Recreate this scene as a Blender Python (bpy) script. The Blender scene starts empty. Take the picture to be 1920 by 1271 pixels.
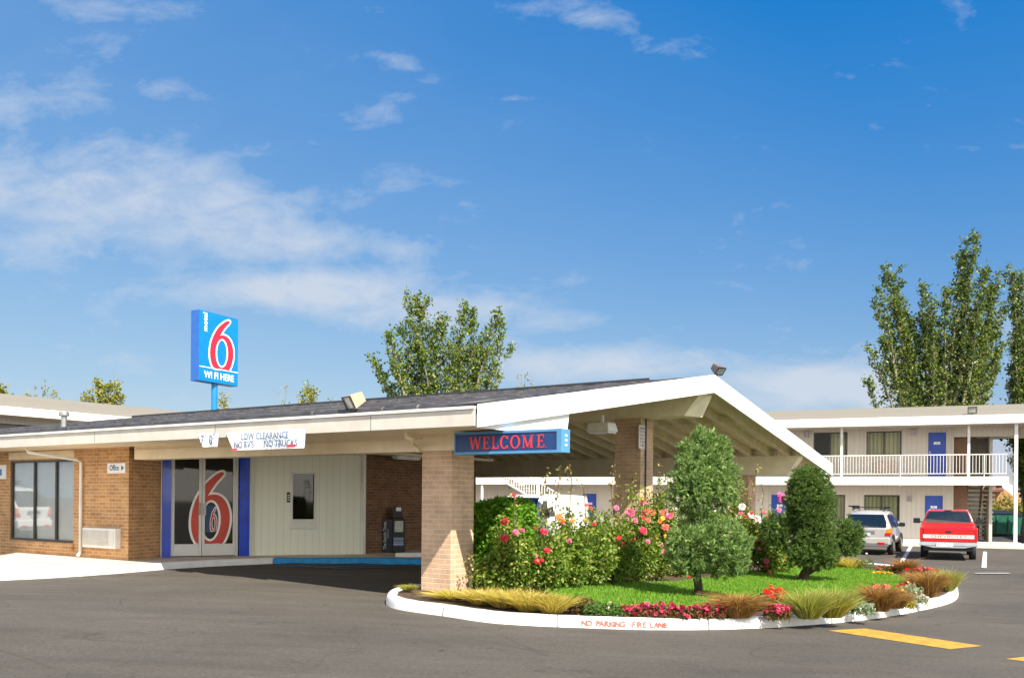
import bpy, math, random
import numpy as np
from mathutils import Vector, Matrix
from mathutils.geometry import tessellate_polygon
R = math.radians
S = bpy.context.scene
COL = S.collection

# ------------------------------------------------------------ camera
F_PX, CX, CY, ROLL, CAMH = 1720.0, 960.0, 936.0, 0.0087, 1.65
cam_d = bpy.data.cameras.new('camera'); cam = bpy.data.objects.new('camera', cam_d); COL.objects.link(cam)
cam_d.sensor_width = 36; cam_d.lens = 36*F_PX/1920; cam_d.shift_y = (CY-635.5)/1920
cam_d.clip_start = 0.1; cam_d.clip_end = 3000
cam.matrix_world = Matrix.Translation((0, 0, CAMH)) @ Matrix.Rotation(R(90), 4, 'X') @ Matrix.Rotation(ROLL, 4, 'Z')
S.camera = cam
S.render.engine = 'CYCLES'
S.render.resolution_x = 1024; S.render.resolution_y = 677
S.view_settings.view_transform = 'Standard'; S.view_settings.look = 'None'
S.view_settings.exposure = 1.35; S.view_settings.gamma = 1.0
S.cycles.max_bounces = 8; S.cycles.transparent_max_bounces = 12

# ------------------------------------------------------------ sun and sky
LDIR = Vector((-0.455, 0.812, -1.0)).normalized()          # direction the light travels
sun_el = math.asin(-LDIR.z); sun_az = math.atan2(-LDIR.x, -LDIR.y)   # azimuth clockwise from +Y
sd = bpy.data.lights.new('sun', 'SUN'); so = bpy.data.objects.new('sun', sd); COL.objects.link(so)
sd.energy = 3.9; sd.angle = R(0.5); sd.color = (1.0, 0.93, 0.80)
so.rotation_euler = LDIR.to_track_quat('-Z', 'Y').to_euler(); so.location = (20, -30, 40)

W = bpy.data.worlds.new('World'); S.world = W; W.use_nodes = True
nt = W.node_tree; N = nt.nodes; LK = nt.links; N.clear()
def wn(t, **k):
    n = N.new(t)
    for a, b in k.items(): setattr(n, a, b)
    return n
def wm(op, a, b=None, c=None, clamp=False):
    n = wn('ShaderNodeMath', operation=op, use_clamp=clamp)
    for i, v in enumerate((a, b, c)):
        if v is None: continue
        if isinstance(v, (int, float)): n.inputs[i].default_value = v
        else: LK.new(v, n.inputs[i])
    return n.outputs[0]
out = wn('ShaderNodeOutputWorld'); bg = wn('ShaderNodeBackground'); bg.inputs['Strength'].default_value = 0.088
sky = wn('ShaderNodeTexSky', sky_type='NISHITA', sun_disc=False)
sky.sun_elevation = sun_el; sky.sun_rotation = sun_az; sky.altitude = 0; sky.air_density = 1.25; sky.dust_density = 0.4; sky.ozone_density = 3.0
tc = wn('ShaderNodeTexCoord'); sep = wn('ShaderNodeSeparateXYZ'); LK.new(tc.outputs['Generated'], sep.inputs[0])
ysafe = wm('MAXIMUM', sep.outputs[1], 0.02)
az = wm('DIVIDE', sep.outputs[0], ysafe); el = wm('DIVIDE', sep.outputs[2], ysafe)
# wispy clouds: warped noise, gathered into banks that lie at fixed bearings of the sky
cmb = wn('ShaderNodeCombineXYZ'); LK.new(az, cmb.inputs[0]); LK.new(wm('MULTIPLY', el, 2.1), cmb.inputs[1])
def noise(scale, detail, rough, dist, off=0.0):
    n = wn('ShaderNodeTexNoise'); mp = wn('ShaderNodeMapping'); mp.inputs['Location'].default_value = (off, off*.7, 0)
    LK.new(cmb.outputs[0], mp.inputs[0]); LK.new(mp.outputs[0], n.inputs['Vector'])
    n.inputs['Scale'].default_value = scale; n.inputs['Detail'].default_value = detail
    n.inputs['Roughness'].default_value = rough; n.inputs['Distortion'].default_value = dist
    return n.outputs['Fac']
n1 = noise(5.5, 9, .60, .25); n2 = noise(16, 8, .62, .5, 3.1)
ntx = wm('ADD', wm('MULTIPLY', n1, .62), wm('MULTIPLY', n2, .38))
def px2az(px): return (px-960)/1720.0
def px2el(py): return (936-py)/1720.0
BLOBS = [(170,385,330,110,1.10),(20,330,130,70,.55),(330,420,170,60,.8),(60,205,130,50,.70),(540,455,140,42,1.15),(560,548,270,42,1.3),(820,585,170,42,1.2),
         (1010,600,110,30,.8),(1150,682,230,36,1.4),(1540,722,250,50,1.5),(1900,630,70,90,.6),(305,165,62,30,.62),(750,468,90,26,.66),(1060,22,90,34,.60),
         (965,184,50,9,.62),(670,245,120,50,.42),(860,165,90,40,.36),(180,95,90,40,.40),(730,120,70,25,.4),(170,20,90,30,.5),(1010,670,80,22,.6),(40,450,140,40,.6),(150,540,200,25,.35)]
tot = None
for (bx, by, sx, sy, amp) in BLOBS:
    dx = wm('MULTIPLY', wm('SUBTRACT', az, px2az(bx)), 1720.0/(sx*1.12))
    dy = wm('MULTIPLY', wm('SUBTRACT', el, px2el(by)), 1720.0/sy)
    r2 = wm('ADD', wm('MULTIPLY', dx, dx), wm('MULTIPLY', dy, dy))
    g = wm('MULTIPLY', wm('POWER', 2.718, wm('MULTIPLY', r2, -0.9)), amp)
    tot = g if tot is None else wm('MAXIMUM', tot, g)
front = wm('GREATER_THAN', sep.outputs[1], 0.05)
tot = wm('ADD', wm('MULTIPLY', tot, front), wm('MULTIPLY', wm('SUBTRACT', 1.0, front), wm('SUBTRACT', 1.35, wm('MULTIPLY', sep.outputs[2], 1.7))))  # behind the camera: dense low cloud added to light the shaded fronts
ntc = wm('MULTIPLY_ADD', ntx, 2.3, -.65)
dens = wm('MULTIPLY', wm('SUBTRACT', wm('ADD', wm('MULTIPLY', tot, .60), ntc), .66), 1.55, clamp=True)
dens = wm('MULTIPLY', dens, .80)
# thin veil, thicker to the left (west) and low down
veil = wm('MULTIPLY', wm('ADD', wm('MULTIPLY', wm('SUBTRACT', .32, az), .42), wm('MULTIPLY', wm('SUBTRACT', .50, el), .35)), wm('ADD', .45, wm('MULTIPLY', n1, .75)), clamp=True)
veil = wm('MULTIPLY', wm('MAXIMUM', veil, 0.0), .80)
ssep = wn('ShaderNodeSeparateColor'); scmb = wn('ShaderNodeCombineColor'); LK.new(sky.outputs[0], ssep.inputs[0])
for ch, (ka, kb_) in enumerate(((.50, -.55), (.40, .12), (.225, 1.97))):
    LK.new(wm('MAXIMUM', wm('MULTIPLY_ADD', ssep.outputs[ch], ka, kb_), .05), scmb.inputs[ch])
m1 = wn('ShaderNodeMix', data_type='RGBA'); LK.new(veil, m1.inputs[0]); LK.new(scmb.outputs[0], m1.inputs[6]); m1.inputs[7].default_value = (1.9, 2.7, 3.6, 1)
m2 = wn('ShaderNodeMix', data_type='RGBA'); LK.new(dens, m2.inputs[0]); LK.new(m1.outputs[2], m2.inputs[6])
cb = wn('ShaderNodeMix', data_type='RGBA'); LK.new(front, cb.inputs[0]); cb.inputs[6].default_value = (15.2, 14.4, 12.8, 1); cb.inputs[7].default_value = (3.0, 3.25, 3.65, 1); LK.new(cb.outputs[2], m2.inputs[7])  # extra bright cloud colour behind the camera, added as fill for the carport
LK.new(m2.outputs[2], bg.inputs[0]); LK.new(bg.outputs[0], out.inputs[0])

# ------------------------------------------------------------ measuring helpers
_cr, _sr = math.cos(ROLL), math.sin(ROLL)
def ray(px, py):
    x, y = px-CX, py-CY
    return Vector(((_cr*x+_sr*y)/F_PX, 1.0, -(-_sr*x+_cr*y)/F_PX))
def gz(x, y):
    a = -0.0343*min(max(x, -5.0), 11.0)
    s = min(max((y-23.0)/6.0, 0), 1); s = s*s*(3-2*s)
    return a*(1-s) + (-0.2)*s
def G3(px, py, z):                   # point of the horizontal plane z seen at that pixel
    r = ray(px, py); t = (z-CAMH)/r.z
    return Vector((r.x*t, t, z))
def G(px, py, dz=0.0):               # point on the terrain
    z = 0.0
    for _ in range(12):
        p = G3(px, py, z); z = gz(p.x, p.y)+dz
    p.z = z
    return p
class Frame:
    def __init__(s, o, ang): s.o = Vector(o); s.a = ang; s.M = Matrix.Translation(s.o) @ Matrix.Rotation(ang, 4, 'Z'); s.I = s.M.inverted()
    def loc(s, p): return s.I @ p
    def on(s, px, py, y=0.0):        # point of the local plane y=const
        d = s.I.to_3x3() @ ray(px, py); o = s.I @ Vector((0, 0, CAMH)); t = (y-o.y)/d.y
        return o + d*t
    def onx(s, px, py, x=0.0):
        d = s.I.to_3x3() @ ray(px, py); o = s.I @ Vector((0, 0, CAMH)); t = (x-o.x)/d.x
        return o + d*t

# ------------------------------------------------------------ materials
MATS = {}
def newmat(name):
    m = bpy.data.materials.new(name); m.use_nodes = True
    nt = m.node_tree; return m, nt, nt.nodes['Principled BSDF']
def mat(name, col, rough=.6, metal=0.0, var=0.06, scale=3.0, bump=0.0, bscale=60.0, spec=.5, coat=0.0, dirt=0.0, dirtcol=(.25,.2,.15)):
    if name in MATS: return MATS[name]
    m, nt, b = newmat(name); b.inputs['Roughness'].default_value = rough; b.inputs['Metallic'].default_value = metal
    b.inputs['Specular IOR Level'].default_value = spec; b.inputs['Coat Weight'].default_value = coat
    tc = nt.nodes.new('ShaderNodeTexCoord'); n = nt.nodes.new('ShaderNodeTexNoise'); n.inputs['Scale'].default_value = scale; n.inputs['Detail'].default_value = 6
    nt.links.new(tc.outputs['Object'], n.inputs['Vector'])
    r = nt.nodes.new('ShaderNodeValToRGB'); c0 = [max(0, c*(1-var*2.2)) for c in col]; c1 = [min(1, c*(1+var*1.4)) for c in col]
    r.color_ramp.elements[0].position = .32; r.color_ramp.elements[0].color = (*c0, 1); r.color_ramp.elements[1].position = .68; r.color_ramp.elements[1].color = (*c1, 1)
    nt.links.new(n.outputs['Fac'], r.inputs[0]); last = r.outputs[0]
    if dirt > 0:
        n3 = nt.nodes.new('ShaderNodeTexNoise'); n3.inputs['Scale'].default_value = scale*2.3; n3.inputs['Detail'].default_value = 10; n3.inputs['Roughness'].default_value = .7
        mp = nt.nodes.new('ShaderNodeMapping'); mp.inputs['Scale'].default_value = (1, 1, .25); nt.links.new(tc.outputs['Object'], mp.inputs[0]); nt.links.new(mp.outputs[0], n3.inputs['Vector'])
        rr = nt.nodes.new('ShaderNodeMapRange'); rr.inputs[1].default_value = .55; rr.inputs[2].default_value = .8; rr.inputs[4].default_value = dirt
        nt.links.new(n3.outputs['Fac'], rr.inputs[0])
        mx = nt.nodes.new('ShaderNodeMix'); mx.data_type = 'RGBA'; nt.links.new(rr.outputs[0], mx.inputs[0]); nt.links.new(last, mx.inputs[6]); mx.inputs[7].default_value = (*dirtcol, 1); last = mx.outputs[2]
    nt.links.new(last, b.inputs['Base Color'])
    if bump > 0:
        n2 = nt.nodes.new('ShaderNodeTexNoise'); n2.inputs['Scale'].default_value = bscale; n2.inputs['Detail'].default_value = 5
        nt.links.new(tc.outputs['Object'], n2.inputs['Vector'])
        bp = nt.nodes.new('ShaderNodeBump'); bp.inputs['Strength'].default_value = bump; bp.inputs['Distance'].default_value = .02
        nt.links.new(n2.outputs['Fac'], bp.inputs['Height']); nt.links.new(bp.outputs[0], b.inputs['Normal'])
    MATS[name] = m; return m
def brickmat(name, c1, c2, mortar, bw=.24, bh=.076, ms=.009):
    m, nt, b = newmat(name); b.inputs['Roughness'].default_value = .85; b.inputs['Specular IOR Level'].default_value = .25
    uv = nt.nodes.new('ShaderNodeUVMap'); t = nt.nodes.new('ShaderNodeTexBrick'); nt.links.new(uv.outputs[0], t.inputs['Vector'])
    t.inputs['Scale'].default_value = 1; t.inputs['Brick Width'].default_value = bw; t.inputs['Row Height'].default_value = bh; t.inputs['Mortar Size'].default_value = ms
    t.inputs['Mortar Smooth'].default_value = .3; t.inputs['Bias'].default_value = 0.0
    t.inputs['Color1'].default_value = (*c1, 1); t.inputs['Color2'].default_value = (*c2, 1); t.inputs['Mortar'].default_value = (*mortar, 1)
    n = nt.nodes.new('ShaderNodeTexNoise'); n.inputs['Scale'].default_value = 2.2; n.inputs['Detail'].default_value = 8; n.inputs['Roughness'].default_value = .7
    nt.links.new(uv.outputs[0], n.inputs['Vector'])
    mr = nt.nodes.new('ShaderNodeMapRange'); mr.inputs[1].default_value = .3; mr.inputs[2].default_value = .7; mr.inputs[3].default_value = .74; mr.inputs[4].default_value = 1.18
    nt.links.new(n.outputs['Fac'], mr.inputs[0])
    mx = nt.nodes.new('ShaderNodeMix'); mx.data_type = 'RGBA'; mx.blend_type = 'MULTIPLY'; mx.inputs[0].default_value = 1
    nt.links.new(t.outputs['Color'], mx.inputs[6]); nt.links.new(mr.outputs[0], mx.inputs[7]); nt.links.new(mx.outputs[2], b.inputs['Base Color'])
    n2 = nt.nodes.new('ShaderNodeTexNoise'); n2.inputs['Scale'].default_value = 55; nt.links.new(uv.outputs[0], n2.inputs['Vector'])
    ad = nt.nodes.new('ShaderNodeMath'); ad.operation = 'MULTIPLY_ADD'; nt.links.new(t.outputs['Fac'], ad.inputs[0]); ad.inputs[1].default_value = -1.0; nt.links.new(n2.outputs['Fac'], ad.inputs[2])
    bp = nt.nodes.new('ShaderNodeBump'); bp.inputs['Strength'].default_value = .55; bp.inputs['Distance'].default_value = .008
    nt.links.new(ad.outputs[0], bp.inputs['Height']); nt.links.new(bp.outputs[0], b.inputs['Normal'])
    return m
def grooved(name, col, pitch=.2, gap=.05, dark=.45, axis=0, rough=.65, var=.05, gw=None):
    """boards with a groove every <pitch> metres along uv axis"""
    m, nt, b = newmat(name); b.inputs['Roughness'].default_value = rough; b.inputs['Specular IOR Level'].default_value = .3
    uv = nt.nodes.new('ShaderNodeUVMap'); sp = nt.nodes.new('ShaderNodeSeparateXYZ'); nt.links.new(uv.outputs[0], sp.inputs[0])
    def mm(op, a, bb):
        n = nt.nodes.new('ShaderNodeMath'); n.operation = op
        for i, v in enumerate((a, bb)):
            if isinstance(v, (int, float)): n.inputs[i].default_value = v
            else: nt.links.new(v, n.inputs[i])
        return n.outputs[0]
    x = mm('MULTIPLY', sp.outputs[axis], 1/pitch); fr = mm('FRACT', x, 0); fl = mm('FLOOR', x, 0)
    g = mm('LESS_THAN', fr, gap)
    wnz = nt.nodes.new('ShaderNodeTexWhiteNoise'); wnz.noise_dimensions = '1D'; nt.links.new(fl, wnz.inputs['W'])
    n = nt.nodes.new('ShaderNodeTexNoise'); n.inputs['Scale'].default_value = 2.0; n.inputs['Detail'].default_value = 7
    mp = nt.nodes.new('ShaderNodeMapping'); mp.inputs['Scale'].default_value = (3, .5, 1) if axis == 0 else (.5, 3, 1)
    nt.links.new(uv.outputs[0], mp.inputs[0]); nt.links.new(mp.outputs[0], n.inputs['Vector'])
    v = mm('ADD', mm('MULTIPLY', wnz.outputs[0], var), mm('MULTIPLY', n.outputs['Fac'], var*2.5))
    v = mm('SUBTRACT', 1+var*1.2, v); v = mm('MULTIPLY', v, mm('SUBTRACT', 1.0, mm('MULTIPLY', g, 1-dark)))
    mx = nt.nodes.new('ShaderNodeMix'); mx.data_type = 'RGBA'; mx.blend_type = 'MULTIPLY'; mx.inputs[0].default_value = 1
    mx.inputs[6].default_value = (*col, 1); nt.links.new(v, mx.inputs[7]); nt.links.new(mx.outputs[2], b.inputs['Base Color'])
    bp = nt.nodes.new('ShaderNodeBump'); bp.inputs['Strength'].default_value = .6; bp.inputs['Distance'].default_value = .01; nt.links.new(mm('SUBTRACT', 1.0, g), bp.inputs['Height']); nt.links.new(bp.outputs[0], b.inputs['Normal'])
    return m
def leafmat(name, cols, rough=.55, trans=.35, spec=.35):
    m, nt, b = newmat(name); b.inputs['Roughness'].default_value = rough; b.inputs['Specular IOR Level'].default_value = spec
    g = nt.nodes.new('ShaderNodeNewGeometry'); r = nt.nodes.new('ShaderNodeValToRGB'); cr = r.color_ramp
    while len(cr.elements) < len(cols): cr.elements.new(.5)
    for i, c in enumerate(cols): cr.elements[i].position = i/(len(cols)-1); cr.elements[i].color = (*c, 1)
    nt.links.new(g.outputs['Random Per Island'], r.inputs[0]); nt.links.new(r.outputs[0], b.inputs['Base Color'])
    tr = nt.nodes.new('ShaderNodeBsdfTranslucent'); br = nt.nodes.new('ShaderNodeMix'); br.data_type = 'RGBA'; br.blend_type = 'MULTIPLY'; br.inputs[0].default_value = 1
    nt.links.new(r.outputs[0], br.inputs[6]); br.inputs[7].default_value = (1.5, 1.6, .8, 1); nt.links.new(br.outputs[2], tr.inputs[0])
    ms = nt.nodes.new('ShaderNodeMixShader'); ms.inputs[0].default_value = trans
    nt.links.new(b.outputs[0], ms.inputs[1]); nt.links.new(tr.outputs[0], ms.inputs[2]); nt.links.new(ms.outputs[0], nt.nodes['Material Output'].inputs[0])
    return m
def glassmat(name, tint=(.9,.93,.93), clear=.75, rough=.02):
    """thin window glass: see-through with a Fresnel reflection"""
    m, nt, b = newmat(name); nt.nodes.remove(b)
    t = nt.nodes.new('ShaderNodeBsdfTransparent'); t.inputs[0].default_value = (*tint, 1)
    g = nt.nodes.new('ShaderNodeBsdfGlossy'); g.inputs['Roughness'].default_value = rough; g.inputs['Color'].default_value = (1, 1, 1, 1)
    f = nt.nodes.new('ShaderNodeFresnel'); f.inputs[0].default_value = 1.5
    a = nt.nodes.new('ShaderNodeMath'); a.operation = 'MULTIPLY_ADD'; a.use_clamp = True; nt.links.new(f.outputs[0], a.inputs[0]); a.inputs[1].default_value = 1.6; a.inputs[2].default_value = 1-clear-.1
    ms = nt.nodes.new('ShaderNodeMixShader'); nt.links.new(a.outputs[0], ms.inputs[0]); nt.links.new(t.outputs[0], ms.inputs[1]); nt.links.new(g.outputs[0], ms.inputs[2])
    nt.links.new(ms.outputs[0], nt.nodes['Material Output'].inputs[0]); return m

# ------------------------------------------------------------ mesh helpers
def thing(name, label, cat, loc=(0, 0, 0), rotz=0.0, group=None):
    o = bpy.data.objects.new(name, None); COL.objects.link(o); o.location = loc; o.rotation_euler = (0, 0, rotz)
    o.empty_display_size = .2; o['label'] = label; o['category'] = cat
    if group: o['group'] = group
    return o
def tag(o, label, cat, group=None, kind=None):
    if label: o['label'] = label
    if cat: o['category'] = cat
    if group: o['group'] = group
    if kind: o['kind'] = kind
    return o
def link_mesh(name, me, parent=None, label=None):
    o = bpy.data.objects.new(name, me); COL.objects.link(o)
    if parent: o.parent = parent
    if label: o['label'] = label
    return o
class MB:
    def __init__(s, xf=None): s.v = []; s.f = []; s.m = []; s.xf = xf; s.sm = []
    def add(s, vs, fs, mi=0, smooth=False, xf=None):
        b = len(s.v)
        for p in vs:
            p = Vector(p)
            if xf: p = xf @ p
            if s.xf: p = s.xf @ p
            s.v.append(p)
        for f in fs: s.f.append([b+i for i in f]); s.m.append(mi); s.sm.append(smooth)
        return s
    def box(s, x0, x1, y0, y1, z0, z1, mi=0, xf=None):
        vs = [(x0,y0,z0),(x1,y0,z0),(x1,y1,z0),(x0,y1,z0),(x0,y0,z1),(x1,y0,z1),(x1,y1,z1),(x0,y1,z1)]
        return s.add(vs, [(0,3,2,1),(4,5,6,7),(0,1,5,4),(1,2,6,5),(2,3,7,6),(3,0,4,7)], mi, xf=xf)
    def cbox(s, c, d, mi=0, xf=None):
        return s.box(c[0]-d[0]/2, c[0]+d[0]/2, c[1]-d[1]/2, c[1]+d[1]/2, c[2]-d[2]/2, c[2]+d[2]/2, mi, xf)
    def quad(s, a, b, c, d, mi=0, xf=None): return s.add([a, b, c, d], [(0, 1, 2, 3)], mi, xf=xf)
    def hexa(s, vs, mi=0, xf=None): return s.add(vs, [(0,3,2,1),(4,5,6,7),(0,1,5,4),(1,2,6,5),(2,3,7,6),(3,0,4,7)], mi, xf=xf)
    def tube(s, pts, rad, n=8, mi=0, caps=True, smooth=True, xf=None):
        pts = [Vector(p) for p in pts]; k = len(pts); rr = rad if isinstance(rad, (list, tuple)) else [rad]*k
        vs = []; up = None
        for i, p in enumerate(pts):
            t = (pts[min(i+1, k-1)]-pts[max(i-1, 0)]).normalized()
            if up is None: up = Vector((0, 0, 1)) if abs(t.z) < .9 else Vector((1, 0, 0))
            a = t.cross(up).normalized(); b = a.cross(t).normalized(); up = b
            for j in range(n):
                th = 2*math.pi*j/n; vs.append(p+(a*math.cos(th)+b*math.sin(th))*rr[i])
        fs = [(i*n+j, i*n+(j+1) % n, (i+1)*n+(j+1) % n, (i+1)*n+j) for i in range(k-1) for j in range(n)]
        s.add(vs, fs, mi, smooth, xf)
        if caps: s.add(vs[:n], [tuple(range(n))], mi, xf=xf); s.add(vs[-n:], [tuple(reversed(range(n)))], mi, xf=xf)
        return s
    def poly(s, outline, holes=(), y0=0.0, y1=None, mi=0, xf=None):
        """flat polygon given in (x,z), standing at local y=y0 (front) and reaching back to y1"""
        loops = [[Vector((x, z, 0)) for x, z in l] for l in [outline, *holes]]
        tris = tessellate_polygon(loops); flat = [p for l in loops for p in l]
        fv = [(p.x, y0, p.y) for p in flat]; ok = []
        for t in tris:
            a, b, c = (flat[i] for i in t)
            cr = (b-a).cross(c-a).z
            ok.append(tuple(t) if cr > 0 else tuple(reversed(t)))
        s.add(fv, ok, mi, xf=xf)
        if y1 is not None:
            for l in loops:
                n = len(l); vs = [(p.x, y0, p.y) for p in l]+[(p.x, y1, p.y) for p in l]
                s.add(vs, [(i, (i+1) % n, n+(i+1) % n, n+i) for i in range(n)], mi, xf=xf)
        return s
    def wall(s, x0, x1, z0, z1, ops=(), y=0.0, depth=.15, mi=0, mr=None, xf=None):
        """wall face at local y with openings (xa,xb,za,zb) and reveals <depth> deep"""
        xs = sorted({x0, x1, *[o[0] for o in ops], *[o[1] for o in ops]}); zs = sorted({z0, z1, *[o[2] for o in ops], *[o[3] for o in ops]})
        for i in range(len(xs)-1):
            for j in range(len(zs)-1):
                cx, cz = (xs[i]+xs[i+1])/2, (zs[j]+zs[j+1])/2
                if any(o[0] < cx < o[1] and o[2] < cz < o[3] for o in ops): continue
                s.quad((xs[i],y,zs[j]),(xs[i+1],y,zs[j]),(xs[i+1],y,zs[j+1]),(xs[i],y,zs[j+1]), mi, xf)
        m = mi if mr is None else mr
        for (a, b, c, d) in ops:
            s.quad((a,y,c),(a,y,d),(a,y+depth,d),(a,y+depth,c), m, xf); s.quad((b,y,d),(b,y,c),(b,y+depth,c),(b,y+depth,d), m, xf)
            s.quad((a,y,d),(b,y,d),(b,y+depth,d),(a,y+depth,d), m, xf); s.quad((b,y,c),(a,y,c),(a,y+depth,c),(b,y+depth,c), m, xf)
        return s
    def build(s, name, mats, parent=None, bevel=0.0, label=None, loc=None):
        me = bpy.data.meshes.new(name)
        if not isinstance(mats, (list, tuple)): mats = [mats]
        me.from_pydata([tuple(p) for p in s.v], [], s.f)
        for m in mats: me.materials.append(m)
        me.polygons.foreach_set('material_index', s.m); me.polygons.foreach_set('use_smooth', s.sm)
        uvl = me.uv_layers.new(name='UVMap'); me.update()
        for p in me.polygons:                      # box projection in metres
            n = p.normal; ax = 2 if abs(n.z) > .75 else (0 if abs(n.x) > abs(n.y) else 1)
            for li in p.loop_indices:
                c = me.vertices[me.loops[li].vertex_index].co
                if ax == 2: q = (c.x, c.y)
                elif abs(n.x) > .2 and abs(n.y) > .2:
                    t = Vector((-n.y, n.x)).normalized(); q = (c.x*t.x+c.y*t.y, c.z)
                else: q = (c.y, c.z) if ax == 0 else (c.x, c.z)
                uvl.data[li].uv = q
        o = link_mesh(name, me, parent, label)
        if loc is not None: o.location = loc
        if bevel > 0:
            bv = o.modifiers.new('bevel', 'BEVEL'); bv.width = bevel; bv.segments = 2; bv.limit_method = 'ANGLE'; bv.angle_limit = R(40)
        return o
def np_mesh(name, V, Fc, mats, parent=None, smooth=False, mi=None):
    me = bpy.data.meshes.new(name); V = np.asarray(V, dtype=np.float32); Fc = np.asarray(Fc, dtype=np.int32)
    k = Fc.shape[1]; n = len(Fc)
    me.vertices.add(len(V)); me.vertices.foreach_set('co', V.ravel())
    me.loops.add(n*k); me.loops.foreach_set('vertex_index', Fc.ravel())
    me.polygons.add(n); me.polygons.foreach_set('loop_start', np.arange(0, n*k, k, dtype=np.int32)); me.polygons.foreach_set('loop_total', np.full(n, k, dtype=np.int32))
    if not isinstance(mats, (list, tuple)): mats = [mats]
    for m in mats: me.materials.append(m)
    if mi is not None: me.polygons.foreach_set('material_index', np.asarray(mi, dtype=np.int32))
    if smooth: me.polygons.foreach_set('use_smooth', np.ones(n, dtype=bool))
    me.update(calc_edges=True); me.validate()
    return link_mesh(name, me, parent)
def unit(a): return a/np.maximum(np.linalg.norm(a, axis=1, keepdims=True), 1e-9)
def leaves(C, D, L, Wd, rng, fold=.15):
    """one rhombic leaf per centre C, pointing along D (both n x 3)"""
    n = len(C); D = unit(D); S_ = unit(np.cross(D, rng.normal(size=(n, 3)))); U_ = np.cross(D, S_)
    L = np.broadcast_to(np.asarray(L).reshape(-1, 1), (n, 1)); Wd = np.broadcast_to(np.asarray(Wd).reshape(-1, 1), (n, 1))
    V = np.stack([C, C+D*L*.45+S_*Wd*.5+U_*Wd*fold, C+D*L, C+D*L*.45-S_*Wd*.5+U_*Wd*fold], 1).reshape(-1, 3)
    return V, np.arange(n*4).reshape(n, 4)
def blades(C, D, L, Wd, rng, droop=.5):
    """grass blades: a bent three-vertex-wide strip as two quads-> kept as quad + tip"""
    n = len(C); D = unit(D); S_ = unit(np.cross(D, np.array([[0, 0, 1.0]])+rng.normal(size=(n, 3))*.4)); L = np.broadcast_to(np.asarray(L).reshape(-1, 1), (n, 1))
    out_ = D.copy(); out_[:, 2] = 0; P1 = C+D*L*.55; P2 = C+D*L*.95+out_*L*droop*.6-np.array([[0, 0, 1.0]])*L*droop*.35
    w = Wd
    V = np.stack([C-S_*w*.5, C+S_*w*.5, P1+S_*w*.4, P1-S_*w*.4, P2+S_*w*.08, P2-S_*w*.08], 1).reshape(-1, 3)
    b = np.arange(n)[:, None]*6
    Fc = np.concatenate([b+np.array([[0, 1, 2, 3]]), b+np.array([[3, 2, 4, 5]])])
    return V, Fc
def text_mb(mb, body, size, xf, mi=0, y=0.0, bold=0.0, align='CENTER', sx=1.0, spacing=1.0):
    cu = bpy.data.curves.new('t', 'FONT'); cu.body = body; cu.size = size; cu.align_x = align; cu.align_y = 'CENTER'; cu.offset = bold; cu.resolution_u = 3; cu.space_character = spacing
    o = bpy.data.objects.new('t', cu); COL.objects.link(o); me = bpy.data.meshes.new_from_object(o)
    vs = [(v.co.x*sx, y, v.co.y) for v in me.vertices]; fs = []
    for p in me.polygons: fs.append(tuple(p.vertices))
    mb.add(vs, fs, mi, xf=xf)
    bpy.data.objects.remove(o); bpy.data.curves.remove(cu); bpy.data.meshes.remove(me)
def T(x=0, y=0, z=0, rz=0.0, rx=0.0, ry=0.0): return Matrix.Translation((x, y, z)) @ Matrix.Rotation(rz, 4, 'Z') @ Matrix.Rotation(ry, 4, 'Y') @ Matrix.Rotation(rx, 4, 'X')

# shared materials
M_white = mat('white_paint', (.80,.78,.73), .5, var=.04, dirt=.22, dirtcol=(.45,.40,.32))
M_rake = mat('bright_white_paint', (.86,.85,.82), .45, var=.02, dirt=.12, dirtcol=(.55,.5,.42))
M_cream = mat('cream_paint', (.84,.71,.50), .6, var=.04, dirt=.15)
M_soffit = mat('soffit_paint', (.86,.78,.56), .7, var=.05, dirt=.12)
M_eave = mat('eave_board_paint', (.62,.57,.50), .6, var=.05, dirt=.3, dirtcol=(.5,.45,.40))
M_roofdark = mat('dark_roof_membrane', (.055,.05,.05), .75, var=.22, scale=1.2, bump=.4, bscale=14, dirt=.25, dirtcol=(.13,.12,.11))
M_roofgrey = grooved('grey_shingles', (.25,.225,.18), pitch=.28, gap=.12, dark=.78, axis=1, rough=.9, var=.10)
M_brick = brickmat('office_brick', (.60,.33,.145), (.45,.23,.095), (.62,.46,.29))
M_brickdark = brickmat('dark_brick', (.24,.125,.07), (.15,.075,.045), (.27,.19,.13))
M_column = brickmat('column_brick', (.60,.405,.275), (.52,.345,.23), (.64,.49,.35), bw=.25, bh=.078, ms=.010)
M_siding = grooved('pale_siding', (.88,.88,.76), pitch=.17, gap=.06, dark=.80, var=.03)
M_gsiding = grooved('guest_siding', (.58,.54,.48), pitch=.2, gap=.06, dark=.75, var=.03)
M_blue = mat('blue_gloss_paint', (.001,.055,.62), .25, var=.10, coat=.4)
M_doorblue = mat('blue_door_paint', (.02,.075,.42), .45, var=.06)
M_alu = mat('aluminium_frame', (.62,.62,.60), .4, .2, var=.03)
M_dkframe = mat('bronze_frame', (.07,.065,.06), .45, .1)
M_glass = glassmat('window_glass', clear=.80)
M_glassdk = mat('dark_glass', (.010,.009,.008), .03, var=.1, spec=.5)
M_black = mat('black_enamel', (.012,.013,.018), .35)
M_steel = mat('galvanised_steel', (.38,.38,.38), .4, .7)
M_blind = mat('white_fabric_blind', (.90,.90,.88), .8, var=.02)
M_curtain = grooved('pleated_curtain', (.80,.77,.56), pitch=.15, gap=.38, dark=.62, rough=.9)  # shade of the pleats is put into the colour as darker stripes
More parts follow.
